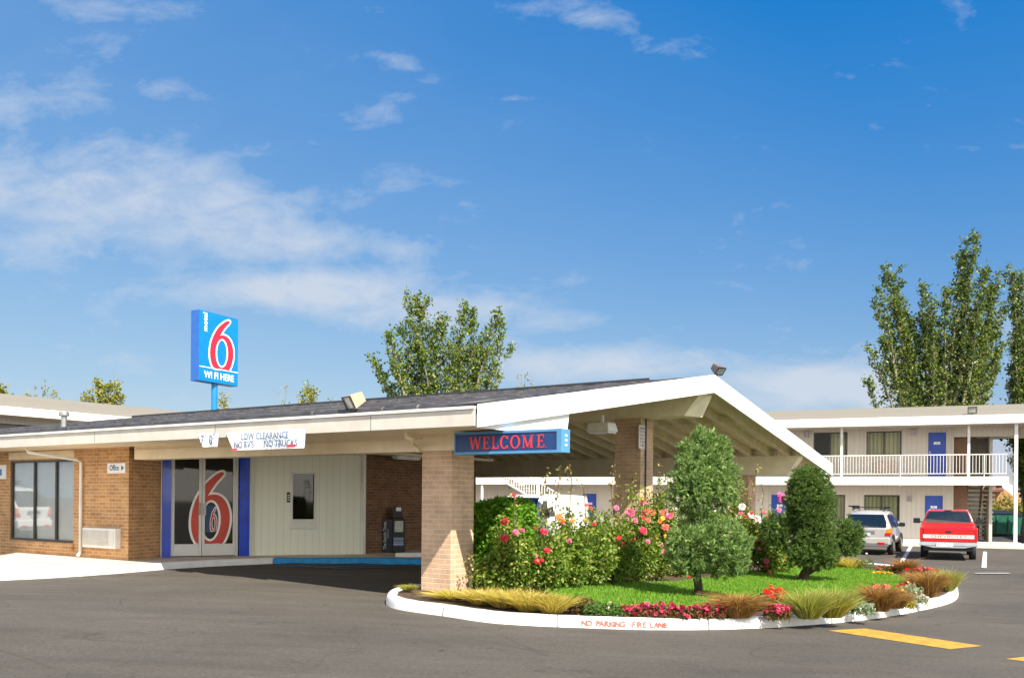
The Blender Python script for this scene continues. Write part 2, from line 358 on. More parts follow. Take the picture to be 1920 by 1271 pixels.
M_red = mat('sign_red', (.78,.02,.05), .4, var=.04)
M_signwhite = mat('sign_white', (.86,.86,.86), .4, var=.02)
M_signblue = mat('sign_cyan', (.003,.20,.50), .35, var=.04)
M_signside = mat('sign_side_blue', (.002,.10,.42), .35, var=.04)
# ============================================================ GROUND
def asphalt():
    m, nt, b = newmat('asphalt'); b.inputs['Roughness'].default_value = .9; b.inputs['Specular IOR Level'].default_value = .25
    tc = nt.nodes.new('ShaderNodeTexCoord')
    def ns(sc, det=6, ro=.6, dist=0, mp=None):
        n = nt.nodes.new('ShaderNodeTexNoise'); n.inputs['Scale'].default_value = sc; n.inputs['Detail'].default_value = det; n.inputs['Roughness'].default_value = ro; n.inputs['Distortion'].default_value = dist
        if mp:
            q = nt.nodes.new('ShaderNodeMapping'); q.inputs['Scale'].default_value = mp[0]; q.inputs['Rotation'].default_value = (0, 0, mp[1]); nt.links.new(tc.outputs['Object'], q.inputs[0]); nt.links.new(q.outputs[0], n.inputs['Vector'])
        else: nt.links.new(tc.outputs['Object'], n.inputs['Vector'])
        return n.outputs['Fac']
    def ramp(src, stops):
        r = nt.nodes.new('ShaderNodeValToRGB'); cr = r.color_ramp
        while len(cr.elements) < len(stops): cr.elements.new(.5)
        for i, (p, c) in enumerate(stops): cr.elements[i].position = p; cr.elements[i].color = (*c, 1)
        nt.links.new(src, r.inputs[0]); return r.outputs[0]
    def mul(a, bb, f=1.0):
        x = nt.nodes.new('ShaderNodeMix'); x.data_type = 'RGBA'; x.blend_type = 'MULTIPLY'; x.inputs[0].default_value = f; nt.links.new(a, x.inputs[6]); nt.links.new(bb, x.inputs[7]); return x.outputs[2]
    base = ramp(ns(.22, 7, .6, .4), [(.3, (.078,.069,.059)), (.5, (.090,.080,.068)), (.72, (.106,.094,.080))])
    streak = ramp(ns(.9, 6, .65, .3, ((.35, 1.6, 1), R(-8))), [(.3, (.80,.80,.81)), (.7, (1.16,1.15,1.12))])
    grain = ramp(ns(95, 3, .8), [(.35, (.62,.62,.62)), (.5, (1, 1, 1)), (.70, (1.5,1.48,1.42))])
    stain = ramp(ns(1.3, 9, .7, .8), [(.58, (1, 1, 1)), (.74, (.68,.67,.66))])
    # sealed cracks: thin dark contour lines of a warped noise
    cn = ns(.30, 3, .5, .9); ab = nt.nodes.new('ShaderNodeMath'); ab.operation = 'SUBTRACT'; nt.links.new(cn, ab.inputs[0]); ab.inputs[1].default_value = .515
    a2 = nt.nodes.new('ShaderNodeMath'); a2.operation = 'ABSOLUTE'; nt.links.new(ab.outputs[0], a2.inputs[0])
    crack = ramp(a2.outputs[0], [(0.0, (.70,.69,.68)), (.0026, (.8,.8,.8)), (.0040, (1, 1, 1))])
    mott = ramp(ns(22, 5, .75), [(.36, (.80,.80,.80)), (.52, (1, 1, 1)), (.66, (1.20,1.19,1.16))])
    drip = ramp(ns(3.1, 4, .5), [(.70, (1, 1, 1)), (.77, (.55,.54,.53))])
    c = mul(mul(mul(mul(mul(mul(base, streak), grain), stain), crack), mott), drip)
    nt.links.new(c, b.inputs['Base Color'])
    bp = nt.nodes.new('ShaderNodeBump'); bp.inputs['Strength'].default_value = .45; bp.inputs['Distance'].default_value = .01; nt.links.new(ns(120, 3, .7), bp.inputs['Height']); nt.links.new(bp.outputs[0], b.inputs['Normal'])
    return m
M_asphalt = asphalt()
xs = np.unique(np.concatenate([[-900,-400,-150,-80,-50], np.arange(-40, 46, 1.0), [55,80,150,400,900]]))
ys = np.unique(np.concatenate([[-300,-100,-40,-20], np.arange(-10, 60, 1.0), [70,90,130,200,400,1000,1800]]))
V = np.array([(x, y, gz(x, y)) for y in ys for x in xs]); nx = len(xs)
Fq = np.array([(j*nx+i, j*nx+i+1, (j+1)*nx+i+1, (j+1)*nx+i) for j in range(len(ys)-1) for i in range(nx-1)])
tag(np_mesh('ground', V, Fq, M_asphalt, smooth=True), 'worn brownish grey asphalt of the motel car park', None, kind='structure')

def sheet(name, pts, dz, m, label=None, thick=None):
    """polygon following the terrain, dz above it"""
    mb = MB(); ps = [Vector((p[0], p[1], 0)) for p in pts]
    tris = tessellate_polygon([ps]); vs = [(p.x, p.y, gz(p.x, p.y)+dz) for p in ps]
    fs = []
    for t in tris:
        a, b_, c = (ps[i] for i in t); fs.append(tuple(t) if (b_-a).cross(c-a).z > 0 else tuple(reversed(t)))
    mb.add(vs, fs)
    o = mb.build(name, m); o['kind'] = 'structure'
    if label: o['label'] = label
    return o
def line_strip(name, A, B, w, dz, m, n=30):
    mb = MB(); d = (B-A).normalized(); nn = Vector((-d.y, d.x, 0))*w/2; vs = []
    for i in range(n+1):
        p = A.lerp(B, i/n); z = max(gz(p.x+a*.6, p.y+b*.6) for a, b in ((0,0),(1,0),(-1,0),(0,1),(0,-1)))+dz
        vs += [(p.x-nn.x, p.y-nn.y, z), (p.x+nn.x, p.y+nn.y, z)]
    mb.add(vs, [(2*i, 2*i+2, 2*i+3, 2*i+1) for i in range(n)]); o = mb.build(name, m); o['kind'] = 'structure'; return o
M_yellow = mat('yellow_road_paint', (.50,.27,.03), .7, var=.12, scale=9, dirt=.5, dirtcol=(.22,.17,.10))
M_linewhite = mat('white_road_paint', (.66,.66,.63), .7, var=.10, scale=9, dirt=.5, dirtcol=(.2,.18,.15))
M_lineblue = mat('blue_road_paint', (.02,.30,.66), .7, var=.10, scale=9, dirt=.35, dirtcol=(.05,.07,.10))
sheet('yellow_road_marking', [G(*p) for p in [(1553,1182),(1622,1178),(1842,1211),(1782,1217)]], .005, M_yellow, 'worn yellow painted bar on the asphalt right of the flower island')
sheet('yellow_road_marking', [G(*p) for p in [(1885,1235),(1965,1227),(2100,1246),(2040,1256)]], .005, M_yellow, 'second yellow painted bar cut by the right edge')
for a, b_, w, in [((1690,1055),(1709,1022),.13),((1845,1066),(1847,1034),.13),((1828,1076),(1893,1076),.13)]:
    line_strip('parking_line', G(*a), G(*b_), w, .006, M_linewhite)
for a, b_ in [((520,1057),(785,1050)),((545,1062),(780,1053)),((590,1065),(785,1058)),((520,1060),(640,1067)),((640,1067),(785,1062))]:
    line_strip('parking_line', G(*a), G(*b_), .08, .006, M_lineblue)

# kerb builder: follows an outline, body between offset lines with a rounded top edge
def kerb(name, outer, inner, h, m, jitter=.006, seed=1, closed=True, segs=1, floor=-.03, top=None):
    rg = random.Random(seed); mb = MB(); n = len(outer); rings = []
    for i in range(n):
        o, q = Vector(outer[i]), Vector(inner[i]); g0 = gz(o.x, o.y); tz = (g0+h if top is None else (top[i] if isinstance(top, list) else top))+rg.uniform(-jitter, jitter)
        d = (q-o); d.z = 0; w = d.length; d.normalize(); o = o+d*rg.uniform(-jitter, jitter)*1.5
        P = lambda k, z: (o.x+d.x*k, o.y+d.y*k, z)
        rings.append([P(0, g0+floor), P(.008, g0+(tz-g0)*.45), P(.018, tz-.035), P(.03, tz-.012), P(.055, tz), P(w*.9, tz+.002), P(w, tz-.05)])
    k = len(rings[0]); vs = [p for r_ in rings for p in r_]; m_ = n if closed else n-1
    fs = [(i*k+j, ((i+1) % n)*k+j, ((i+1) % n)*k+j+1, i*k+j+1) for i in range(m_) for j in range(k-1)]
    mb.add(vs, fs, smooth=True)
    return mb.build(name, m)
def spline(pts, n):
    """Catmull-Rom through closed list of 3D points, resampled to n points"""
    P = [Vector(p) for p in pts]; k = len(P); out_ = []
    for i in range(k):
        a, b_, c, d = P[i-1], P[i], P[(i+1) % k], P[(i+2) % k]
        for s_ in range(24):
            t = s_/24; out_.append(.5*((2*b_)+(-a+c)*t+(2*a-5*b_+4*c-d)*t*t+(-a+3*b_-3*c+d)*t**3))
    L = [0]
    for i in range(1, len(out_)+1): L.append(L[-1]+(out_[i % len(out_)]-out_[i-1]).length)
    res = []; j = 0
    for i in range(n):
        s_ = L[-1]*i/n
        while L[j+1] < s_: j += 1
        f = (s_-L[j])/(L[j+1]-L[j]); res.append(out_[j].lerp(out_[(j+1) % len(out_)], f))
    return res, L[-1]
# office frame: x along the eave (to the right, nearer), y along the gable (to the right, farther); origin at the near column corner
OF = Frame((-0.94, 14.44, 0.0), math.atan2(-.558, .830))
def OL(u, v, z=0.0): return OF.M @ Vector((u, v, z))
front_px = [(724,1127),(741,1141),(834,1155),(931,1168.5),(1091,1176.5),(1247,1180.5),(1409,1178),(1535,1170),(1629,1161),(1692,1151),(1755,1138),(1789,1127)]
fp = [G(*p) for p in front_px]+[G(1797,1113),G(1785,1098),G(1745,1082),G(1690,1070),G(1600,1062),G(1500,1058),OL(-1.0,12.2),OL(-1.15,9),OL(-1.2,5),OL(-1.2,2),OL(-1.15,.2)]
NI = 260
isl, isl_len = spline([(p.x, p.y, 0) for p in fp], NI)
cen = Vector((sum(p.x for p in isl)/NI, sum(p.y for p in isl)/NI, 0))
def inset(loop, d):
    n = len(loop); res = []
    for i in range(n):
        t = (loop[(i+1) % n]-loop[i-1]).normalized(); nn = Vector((-t.y, t.x, 0))   # left of travel
        res.append(loop[i]+nn*d)
    return res
area = sum(isl[i].x*isl[(i+1) % NI].y-isl[(i+1) % NI].x*isl[i].y for i in range(NI))/2
sgn = 1 if area > 0 else -1
isl_in = inset(isl, .17*sgn)
M_kerb = mat('white_kerb_paint', (.82,.81,.78), .6, var=.03, scale=5, bump=.3, bscale=25, dirt=.35, dirtcol=(.50,.46,.40))
kb = kerb('island_kerb', isl, isl_in, .145, M_kerb, seed=5, jitter=.003)
tag(kb, 'white painted concrete kerb round the flower island', 'kerb')
# red stencilled words on the kerb face
def nearest_arc(px, py):
    p = G(px, py); return min(range(NI), key=lambda i: (isl[i]-Vector((p.x, p.y, 0))).length)
M_kerbred = mat('faded_red_stencil', (.62,.16,.12), .7, var=.25, scale=30, dirt=.7, dirtcol=(.8,.76,.72))
fine, _ = spline([(p.x, p.y, 0) for p in fp], 2600)
if sgn < 0: pass
def kerb_text(words, px0, px1, zc, size, py=1178):
    tm = MB(); 
    def idx(px, pyy): 
        p = G(px, pyy); return min(range(2600), key=lambda i: (fine[i]-Vector((p.x, p.y, 0))).length)
    i0, i1 = idx(px0, py[0]), idx(px1, py[1]); n = len(words)
    wd = [{'I': .5, ' ': .8}.get(c, 1.1) for c in words]; tw_ = sum(wd)
    for k, ch in enumerate(words):
        if ch == ' ': continue
        i = int(i0+(i1-i0)*(sum(wd[:k])+wd[k]/2)/tw_); p = fine[i]; t = (fine[(i+3) % 2600]-fine[i-3]).normalized()
        if i1 < i0: t = -t
        out_ = Vector((t.y, -t.x, 0)); a = math.atan2(t.y, t.x); q = p+out_*.0005
        text_mb(tm, ch, size, T(q.x, q.y, gz(p.x, p.y)+zc, a), bold=.004)
    return tm
kt = kerb_text('NO PARKING  FIRE LANE', 1092, 1252, .062, .105, (1176.5,1180.5)); kt.build('stencilled_lettering', M_kerbred, kb)
kt = kerb_text('FIRE LANE', 1702, 1746, .066, .10, (1149,1139.5)); kt.build('stencilled_lettering', M_kerbred, kb)

for (px_, py_) in ((834,1154),(1045,1174.5),(1330,1180),(1560,1168),(1730,1144)):
    g_ = G(px_, py_); i = min(range(2600), key=lambda i: (fine[i]-Vector((g_.x, g_.y, 0))).length); p = fine[i]; t_ = (fine[(i+3) % 2600]-fine[i-3]).normalized(); a_ = math.atan2(t_.y, t_.x)
    if abs(a_) > 2: a_ += math.pi
    X_ = T(p.x, p.y, gz(p.x, p.y), a_); jm = MB(); jp = [(-.006, .0), (.008, .108), (.022, .136), (.05, .1505), (.16, .1525)]; jm.add([(s_*.007, y_, z_) for y_, z_ in jp for s_ in (-1, 1)], [(2*q, 2*q+1, 2*q+3, 2*q+2) for q in range(4)], xf=X_); jm.build('kerb_joint', mat('joint_grime', (.12,.11,.10), .9), kb)
# planting soil inside the kerb: rings shrinking to the spine, with a gentle mound
M_soil = mat('bark_mulch', (.085,.05,.028), .95, var=.35, scale=14, bump=1.0, bscale=50)
rings = []; NR = 9
inner_s = isl_in[::2]
for r_ in range(NR):
    t = r_/(NR-1)*.97
    rings.append([(p.x+(cen.x-p.x)*t, p.y+(cen.y-p.y)*t) for p in inner_s])
k = len(inner_s)
def bed_z(x, y): return gz(x, y)+.125
V = [(x, y, bed_z(x, y)+.05*min(r_/3, 1)) for r_, rg in enumerate(rings) for x, y in rg]
Fq = [(r_*k+i, r_*k+(i+1) % k, (r_+1)*k+(i+1) % k, (r_+1)*k+i) for r_ in range(NR-1) for i in range(k)]
if sgn < 0: Fq = [tuple(reversed(f)) for f in Fq]
tag(np_mesh('planting_bed', V, Fq, M_soil, smooth=True), 'brown mulch soil of the flower island', None, kind='structure')
def island_z(x, y): return bed_z(x, y)+.05

# lawn: sheet plus blades
lawn_px = [(1010,1102),(1070,1098),(1160,1096),(1260,1093),(1340,1084),(1430,1072),(1500,1062),(1580,1062),(1640,1072),(1700,1084),(1742,1100),(1700,1108),(1640,1118),(1560,1128),(1480,1138),(1390,1144),(1290,1146),(1200,1147),(1110,1144),(1050,1130)]
def IG(px, py, dz=.175): return G(px, py, dz)
lawn = [IG(*p) for p in lawn_px]
def lawnmat():
    m = mat('lawn_turf', (.075,.15,.012), .9, var=.25, scale=3.5, bump=.6, bscale=60); return m
lmb = MB(); lp = [Vector((p.x, p.y, 0)) for p in lawn]; tr = tessellate_polygon([lp])
# dense grid version so it follows the ground
def pip(x, y, poly):
    c = np.zeros(x.shape, bool); n = len(poly)
    for i in range(n):
        x0, y0 = poly[i][0], poly[i][1]; x1, y1 = poly[i-1][0], poly[i-1][1]
        cond = ((y0 > y) != (y1 > y)) & (x < (x1-x0)*(y-y0)/((y1-y0) or 1e-9)+x0); c ^= cond
    return c
def vislz(x, y): return np.vectorize(island_z)(x, y)
vs = [(p.x, p.y, island_z(p.x, p.y)+.012) for p in lp]
fs = []
for t in tr:
    a, b_, c = (lp[i] for i in t); fs.append(tuple(t) if (b_-a).cross(c-a).z > 0 else tuple(reversed(t)))
lmb.add(vs, fs); lw = lmb.build('lawn', lawnmat()); lw['kind'] = 'structure'
rng = np.random.default_rng(3)
lx = np.array([p.x for p in lp]); ly = np.array([p.y for p in lp])
n = 170000; X = rng.uniform(lx.min(), lx.max(), n); Y = rng.uniform(ly.min(), ly.max(), n); ok = pip(X, Y, [(p.x, p.y) for p in lp]); X, Y = X[ok], Y[ok]
C_ = np.stack([X, Y, vislz(X, Y)+.01], 1); D_ = np.stack([rng.normal(0, .45, len(X)), rng.normal(0, .45, len(X)), np.ones(len(X))], 1)
Vb, Fb = leaves(C_, D_, rng.uniform(.035, .075, len(X)), .011, rng)
M_grass = leafmat('lawn_grass', [(.085,.20,.012),(.13,.30,.02),(.19,.38,.03),(.30,.38,.07)], trans=.4)
o = np_mesh('grass', Vb, Fb, M_grass); tag(o, 'short bright green lawn grass between the clipped pines and flowers', 'grass', kind='stuff')

# ------------------------------------------------------------ office walkway
WZ = .30
M_conc = mat('pale_concrete', (.58,.51,.42), .85, var=.07, scale=1.6, bump=.25, bscale=50, dirt=.3, dirtcol=(.42,.36,.28))  # pale warm concrete with random tone and dirt
kp = [(-420,1124),(-200,1106),(0,1088),(75,1084.5),(150,1080),(225,1074.5),(300,1068),(400,1061.5),(511,1056.5)]
ko = [G3(x, y, .17) for x, y in kp]; Aw = G3(302, 1044.5, WZ); Bw = G3(680, 1037, WZ)
def back(p, d): return Vector((p.x+.1*d, p.y+d, p.z))
ki = [back(p, .22) for p in ko]
kk = kerb('office_kerb', [Vector((p.x, p.y, 0)) for p in ko], [Vector((p.x, p.y, 0)) for p in ki], .13, M_kerb, closed=False, seed=9, top=WZ+.004)
tag(kk, 'white painted kerb along the office walkway at left', 'kerb')
ko2 = [G3(x, y, .17) for x, y in [(511,1056.5),(600,1054),(700,1052),(785,1051),(840,1050.5)]]
kk2 = kerb('blue_kerb', [Vector((p.x, p.y, 0)) for p in ko2], [Vector((p.x, p.y+.25, 0)) for p in ko2], .10, M_lineblue, closed=False, seed=10, top=[.29,.27,.245,.22,.20])
tag(kk2, 'blue painted kerb by the office entrance under the carport', 'kerb')
wkz = [WZ]*len(ko)+[.265,.24,.215,.195]
wk = MB(); fr = [back(p, .21) for p in ko]+[Vector((p.x, p.y+.24, 0)) for p in ko2[1:]]
bk = [Vector((p.x-1.5, p.y+9, 0)) for p in fr]
for i in range(len(fr)-1):
    m0, m1 = Vector((fr[i].x, fr[i].y, 0)).lerp(bk[i], .16), Vector((fr[i+1].x, fr[i+1].y, 0)).lerp(bk[i+1], .16)
    wk.quad((fr[i].x, fr[i].y, wkz[i]), (fr[i+1].x, fr[i+1].y, wkz[i+1]), (m1.x, m1.y, WZ), (m0.x, m0.y, WZ)); wk.quad((m0.x, m0.y, WZ), (m1.x, m1.y, WZ), (bk[i+1].x, bk[i+1].y, WZ), (bk[i].x, bk[i].y, WZ))
o = wk.build('walkway', M_conc); o['kind'] = 'structure'
# ============================================================ OFFICE WITH CARPORT
off = thing('motel_office', 'low brick office with dark roof and long gabled carport on brick columns', 'building', OF.o, OF.a)
VR, ZR, ZE, SL = 7.7, 4.39, 2.96, .1644
UE = 1.235
def zt(v): return ZR-SL*abs(v-VR)
VE, VF = -1.0, 17.4
UL_R, UL_E = -20.0, -31.0
K = OF.on(240.7, 1000, 0.0); KX = K.x
A = OF.loc(Aw); B = OF.loc(Bw)
# walls
w0 = OF.on(18, 935, 0).x; w1 = OF.on(138, 935, 0).x
wz1 = OF.on(78, 862.5, 0).z; wz0 = OF.on(78, 1014, 0).z
mb = MB(); mb.wall(-24, KX, .1, 2.75, [(w0, w1, wz0, wz1)], 0, .14)
mb.quad((KX, 0, .1), (A.x, A.y, .1), (A.x, A.y, 2.9), (KX, 0, 2.9))
mb.build('brick_wall', M_brick, off)
mb = MB(); mb.box(w0-.03, w1+.03, -.06, .0-.002, wz0-.17, wz0-.012); mb.build('window_ledge', M_brick, off, .006)
mb = MB(); mb.box(w0-.02, w1+.02, -.02, -.002, wz1+.03, 2.66); mb.build('wall_panel', M_cream, off)
# dark brick wall beside the entrance and the closed back of the building
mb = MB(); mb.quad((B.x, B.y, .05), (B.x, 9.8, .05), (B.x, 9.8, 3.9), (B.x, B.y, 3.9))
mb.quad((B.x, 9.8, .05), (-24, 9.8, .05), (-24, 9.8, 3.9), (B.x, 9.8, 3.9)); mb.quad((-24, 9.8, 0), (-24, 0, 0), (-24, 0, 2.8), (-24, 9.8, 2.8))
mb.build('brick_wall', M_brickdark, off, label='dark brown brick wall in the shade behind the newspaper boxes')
mb = MB(); mb.box(B.x-.04, B.x+.05, B.y-.05, B.y+.05, .28, 2.75); mb.build('corner_trim', M_white, off, .006)
# recess ceiling
mb = MB(); mb.box(-9.4, B.x+.6, .42, 9.8, 2.72, 2.78); mb.build('entrance_ceiling', M_soffit, off)
# window with blinds
mb = MB(); t = .045
b1, b2 = OF.on(61, 935, 0).x, OF.on(101.5, 935, 0).x
for x in (w0, b1-t/2, b2-t/2, w1-t): mb.box(x, x+t, .03, .09, wz0, wz1)
mb.box(w0+t, w1-t, .032, .088, wz0, wz0+t); mb.box(w0+t, w1-t, .032, .088, wz1-t, wz1)
win = mb.build('window', M_dkframe, off, .004)
mb = MB(); mb.quad((w0, .06, wz0), (w1, .06, wz0), (w1, .06, wz1), (w0, .06, wz1)); mb.build('pane', glassmat('office_glass', clear=.86), win)
mb = MB(); x = w0+.02; i = 0
while x < w1-.02:
    mb.quad((x, .095, wz0), (x+.086, .115, wz0), (x+.086, .115, wz1), (x, .095, wz1)); x += .082; i += 1
mb.quad((w0-.2, .3, wz0-.1), (w1+.2, .3, wz0-.1), (w1+.2, .3, wz1+.1), (w0-.2, .3, wz1+.1))
mb.build('vertical_blind', M_blind, win)
# ---------------- entrance wall (runs obliquely under the carport)
dv = Vector((B.x-A.x, B.y-A.y, 0)); LW = dv.length; dang = math.atan2(dv.y, dv.x)
DX = T(A.x, A.y, 0, dang); DF = Frame(OF.M @ Vector((A.x, A.y, 0)), OF.a+dang)
dx = lambda px, py=950, y=0: DF.on(px, py, y).x
dz = lambda px, py, y=0: DF.on(px, py, y).z
d0, d1, ds = dx(321.5), dx(446), dx(378.5)
s0 = dx(466.5); wx0, wx1 = dx(548.5), dx(588.5); wzt, wzb = dz(568, 888), dz(568, 973)
mb = MB(DX); mb.wall(s0, LW, .25, 2.85, [(wx0, wx1, wzb, wzt)], 0, .10)
mb.box(s0+.01, LW, -.012, -.001, WZ, WZ+.07)
mb.build('siding_wall', M_siding, off)
mb = MB(DX)
for a, b_ in ((dx(303.5), dx(320)), (dx(447.5), s0)): mb.box(a, b_, -.09, .06, WZ, 2.85)
pil = None
for a, b_ in ((dx(303.5), dx(320)), (dx(447.5), s0)):
    mb = MB(DX); mb.box(a, b_, -.10, .06, WZ+.001, 2.85); mb.box(a+.05, b_-.05, -.115, -.101, WZ+.05, 2.8); mb.build('entrance_pilaster', M_blue, off, .008)
mb = MB(DX); mb.box(-.02, dx(303.3), -.05, .05, WZ, 2.85); mb.build('door_casing', M_alu, off, .004)
mb = MB(DX); mb.box(s0+.002, s0+.035, -.105, -.002, WZ, 2.85); mb.build('door_casing', M_alu, off, .004)
kz = WZ+(1044-1018)/(1044-862)*2.15-.02; ztop = 2.62
def door_leaf(a, b_, hinge_w=.06):
    mb = MB(DX); st = .062
    mb.box(a, a+st, -.02, .03, WZ+.02, ztop); mb.box(b_-st, b_, -.02, .03, WZ+.02, ztop); mb.box(a+st, b_-st, -.018, .028, WZ+.02, kz); mb.box(a+st, b_-st, -.018, .028, ztop-.09, ztop)
    d = mb.build('door', M_alu, off, .004)
    mb = MB(DX); mb.quad((a+st, .012, kz), (b_-st, .012, kz), (b_-st, .012, ztop-.09), (a+st, .012, ztop-.09)); mb.build('pane', M_glassdk, d)
    return d
dl = door_leaf(d0, ds-.004); dr = door_leaf(ds+.004, d1-.05)
mb = MB(DX); mb.tube([(ds-.05, -.03, 1.25), (ds-.05, -.08, 1.25), (ds-.05, -.08, 1.5), (ds-.05, -.03, 1.5)], .012); mb.build('handle', M_steel, dl)
mb = MB(DX); mb.box(ds+.025, ds+.085, -.045, -.021, 1.23, 1.5); mb.build('handle', M_steel, dr)
mb = MB(DX); mb.box(d0-.05, d0, -.05, .05, WZ, 2.85); mb.box(d1-.05, d1, -.05, .05, WZ, 2.85); mb.box(d0, d1-.05, -.03, .05, ztop+.005, 2.85); mb.build('door_frame', M_alu, off, .004)
# the big numeral (shape measured on the pylon sign, reused at every size)
SIX = [(566,192),(556,186),(540,187),(515,197),(480,222),(445,252),(412,292),(385,337),(362,386),(345,440),(334,500),(331,560),(335,620),(347,672),(364,712),(386,732),
       (430,737),(480,742),(530,747),(560,751),(585,708),(603,655),(613,595),(614,535),(605,480),(588,432),(562,392),(530,366),(495,354),(462,356),(452,360),(462,340),(485,303),(515,262),(548,228),(566,205)]
def ell(cx, cy, rx, ry, n=36): return [(cx+rx*math.cos(2*math.pi*i/n), cy+ry*math.sin(2*math.pi*i/n)) for i in range(n)]
def smooth_loop(p, k=4):
    res = []; n = len(p)
    for i in range(n):
        a, b_, c, d = p[i-1], p[i], p[(i+1) % n], p[(i+2) % n]
        for s_ in range(k):
            t = s_/k; res.append(tuple(.5*((2*b_[j])+(-a[j]+c[j])*t+(2*a[j]-5*b_[j]+4*c[j]-d[j])*t*t+(-a[j]+3*b_[j]-3*c[j]+d[j])*t**3) for j in (0, 1)))
    return res
def offset_loop(p, d):
    n = len(p); ar = sum(p[i-1][0]*p[i][1]-p[i][0]*p[i-1][1] for i in range(n)); s_ = 1 if ar > 0 else -1; res = []
    for i in range(n):
        tx, ty = p[(i+1) % n][0]-p[i-1][0], p[(i+1) % n][1]-p[i-1][1]; L = math.hypot(tx, ty) or 1
        res.append((p[i][0]+ty/L*d*s_, p[i][1]-tx/L*d*s_))
    return res
SKEW = -0.12
def six(x0, z0, w, h, ring=19, base=738):
    """red outline, white outline and their counters fitted to a box with lower left corner (x0,z0)"""
    def tr(p): 
        # the sign face was seen from the left: undo its shear
        q = [(x, y-(x-450)*(.166-.046*(y-150)/598)) for x, y in p]
        return [(x0+(x-331)/(614-331)*w, z0+(base-y)/(base-170)*h) for x, y in q]
    red = smooth_loop(SIX, 3); hole = ell(473, 559, 75, 163)
    wh = offset_loop(red, ring)
    return tr(red), tr(hole), tr([(x, min(y, base+14)) for x, y in wh]), tr(ell(473, 559, 75-ring, 163-ring))
def bands(mb, red, wh, hole, whh, y, mi=0):
    for a, b_, zc in ((red, wh, True), (hole, whh, False)):
        n = len(a)
        for i in range(n):
            j = (i+1) % n; e = y+.0002*(i % 5); q = [a[i], a[j], b_[j], b_[i]]
            ar = sum(q[k-1][0]*q[k][1]-q[k][0]*q[k-1][1] for k in range(4))
            if ar < 0: q = q[::-1]
            if abs(ar) > 1e-7: mb.add([(x, e, z) for x, z in q], [(0, 1, 2, 3)], mi)
# decal on the glass
gx0, gx1 = dx(358.5), dx(431); gzb, gzt = kz+.004, dz(415, 885)
red, hole, wh, whh = six(gx0, gzb, gx1-gx0, gzt-gzb, ring=17)
M_decal = mat('orange_red_decal', (.55,.045,.022), .35, var=.06)
def clip_layers(par, a, b_):
    """the decal is cut by the door stiles: keep the part between a and b"""
    for (o_, h_, m_, y_) in ((wh, whh, M_signwhite, .008), (red, hole, M_decal, .005)):
        tmp = bpy.data.meshes.new('t'); mbx = MB(); bands(mbx, red, wh, hole, whh, y_) if m_ is M_signwhite else mbx.poly(o_, [h_], y_)
        import bmesh
        tmp.from_pydata([tuple(p) for p in mbx.v], [], mbx.f); bm = bmesh.new(); bm.from_mesh(tmp)
        for x, s_ in ((a, -1), (b_, 1)):
            bmesh.ops.bisect_plane(bm, geom=bm.verts[:]+bm.edges[:]+bm.faces[:], plane_co=(x, 0, 0), plane_no=(s_, 0, 0), clear_outer=True)
        m2 = MB(DX); bm.verts.ensure_lookup_table(); m2.add([v.co.copy() for v in bm.verts], [[v.index for v in f.verts] for f in bm.faces]); bm.free()
        bpy.data.meshes.remove(tmp); m2.build('numeral_decal', m_, par)
clip_layers(dl, d0+.062, ds-.066); clip_layers(dr, ds+.066, d1-.112)
px0, px1 = dx(386), dx(413); pz0, pz1 = dz(400, 998), dz(400, 948)
mb = MB(DX); mb.quad((px0, .0105, pz0), (px1, .0105, pz0), (px1, .0105, pz1), (px0, .0105, pz1)); pw = px1-px0
r2, h2, w2, wh2 = six(px0+pw*.32, pz0+.04, pw*.45, (pz1-pz0)*.86, ring=26)
bands(mb, r2, w2, h2, wh2, .0092, 1); mb.poly(r2, [h2], .0088, mi=2)
mb.build('door_poster', [mat('poster_blue', (.01,.06,.16), .4), M_signwhite, M_decal], dr)
# service window in the siding
fw = .05; mb = MB(DX)
a, b_, c, d = wx0, wx1, wzb, wzt
mb.box(a-fw, a, -.03, .08, c-fw, d+fw); mb.box(b_, b_+fw, -.03, .08, c-fw, d+fw); mb.box(a, b_, -.028, .078, d, d+fw); mb.box(a, b_, -.028, .078, c-fw, c)
mb.box(a-fw-.02, b_+fw+.02, -.02, -.001, c-fw-.16, c-fw-.004); mb.box(a-fw-.03, b_+fw+.03, -.045, -.001, c-fw-.19, c-fw-.162)
sw = mb.build('window', M_white, off, .004)
mb = MB(DX); mb.quad((a, .03, c), (b_, .03, c), (b_, .03, d), (a, .03, d)); mb.build('pane', M_glassdk, sw)
# ---------------- columns
def column(x0, y0, s_, top, name='column', lab=None):
    p = OL(x0+s_/2, y0+s_/2); b0 = gz(p.x, p.y)-.1
    mb = MB(); mb.box(x0, x0+s_, y0, y0+s_, b0, top); return mb.build(name, M_column, off, .006, label=lab)
column(-.62, 0.0, .60, 2.41); column(-.98, 7.35, .66, 3.52); column(-.92, 14.40, .62, 2.41)
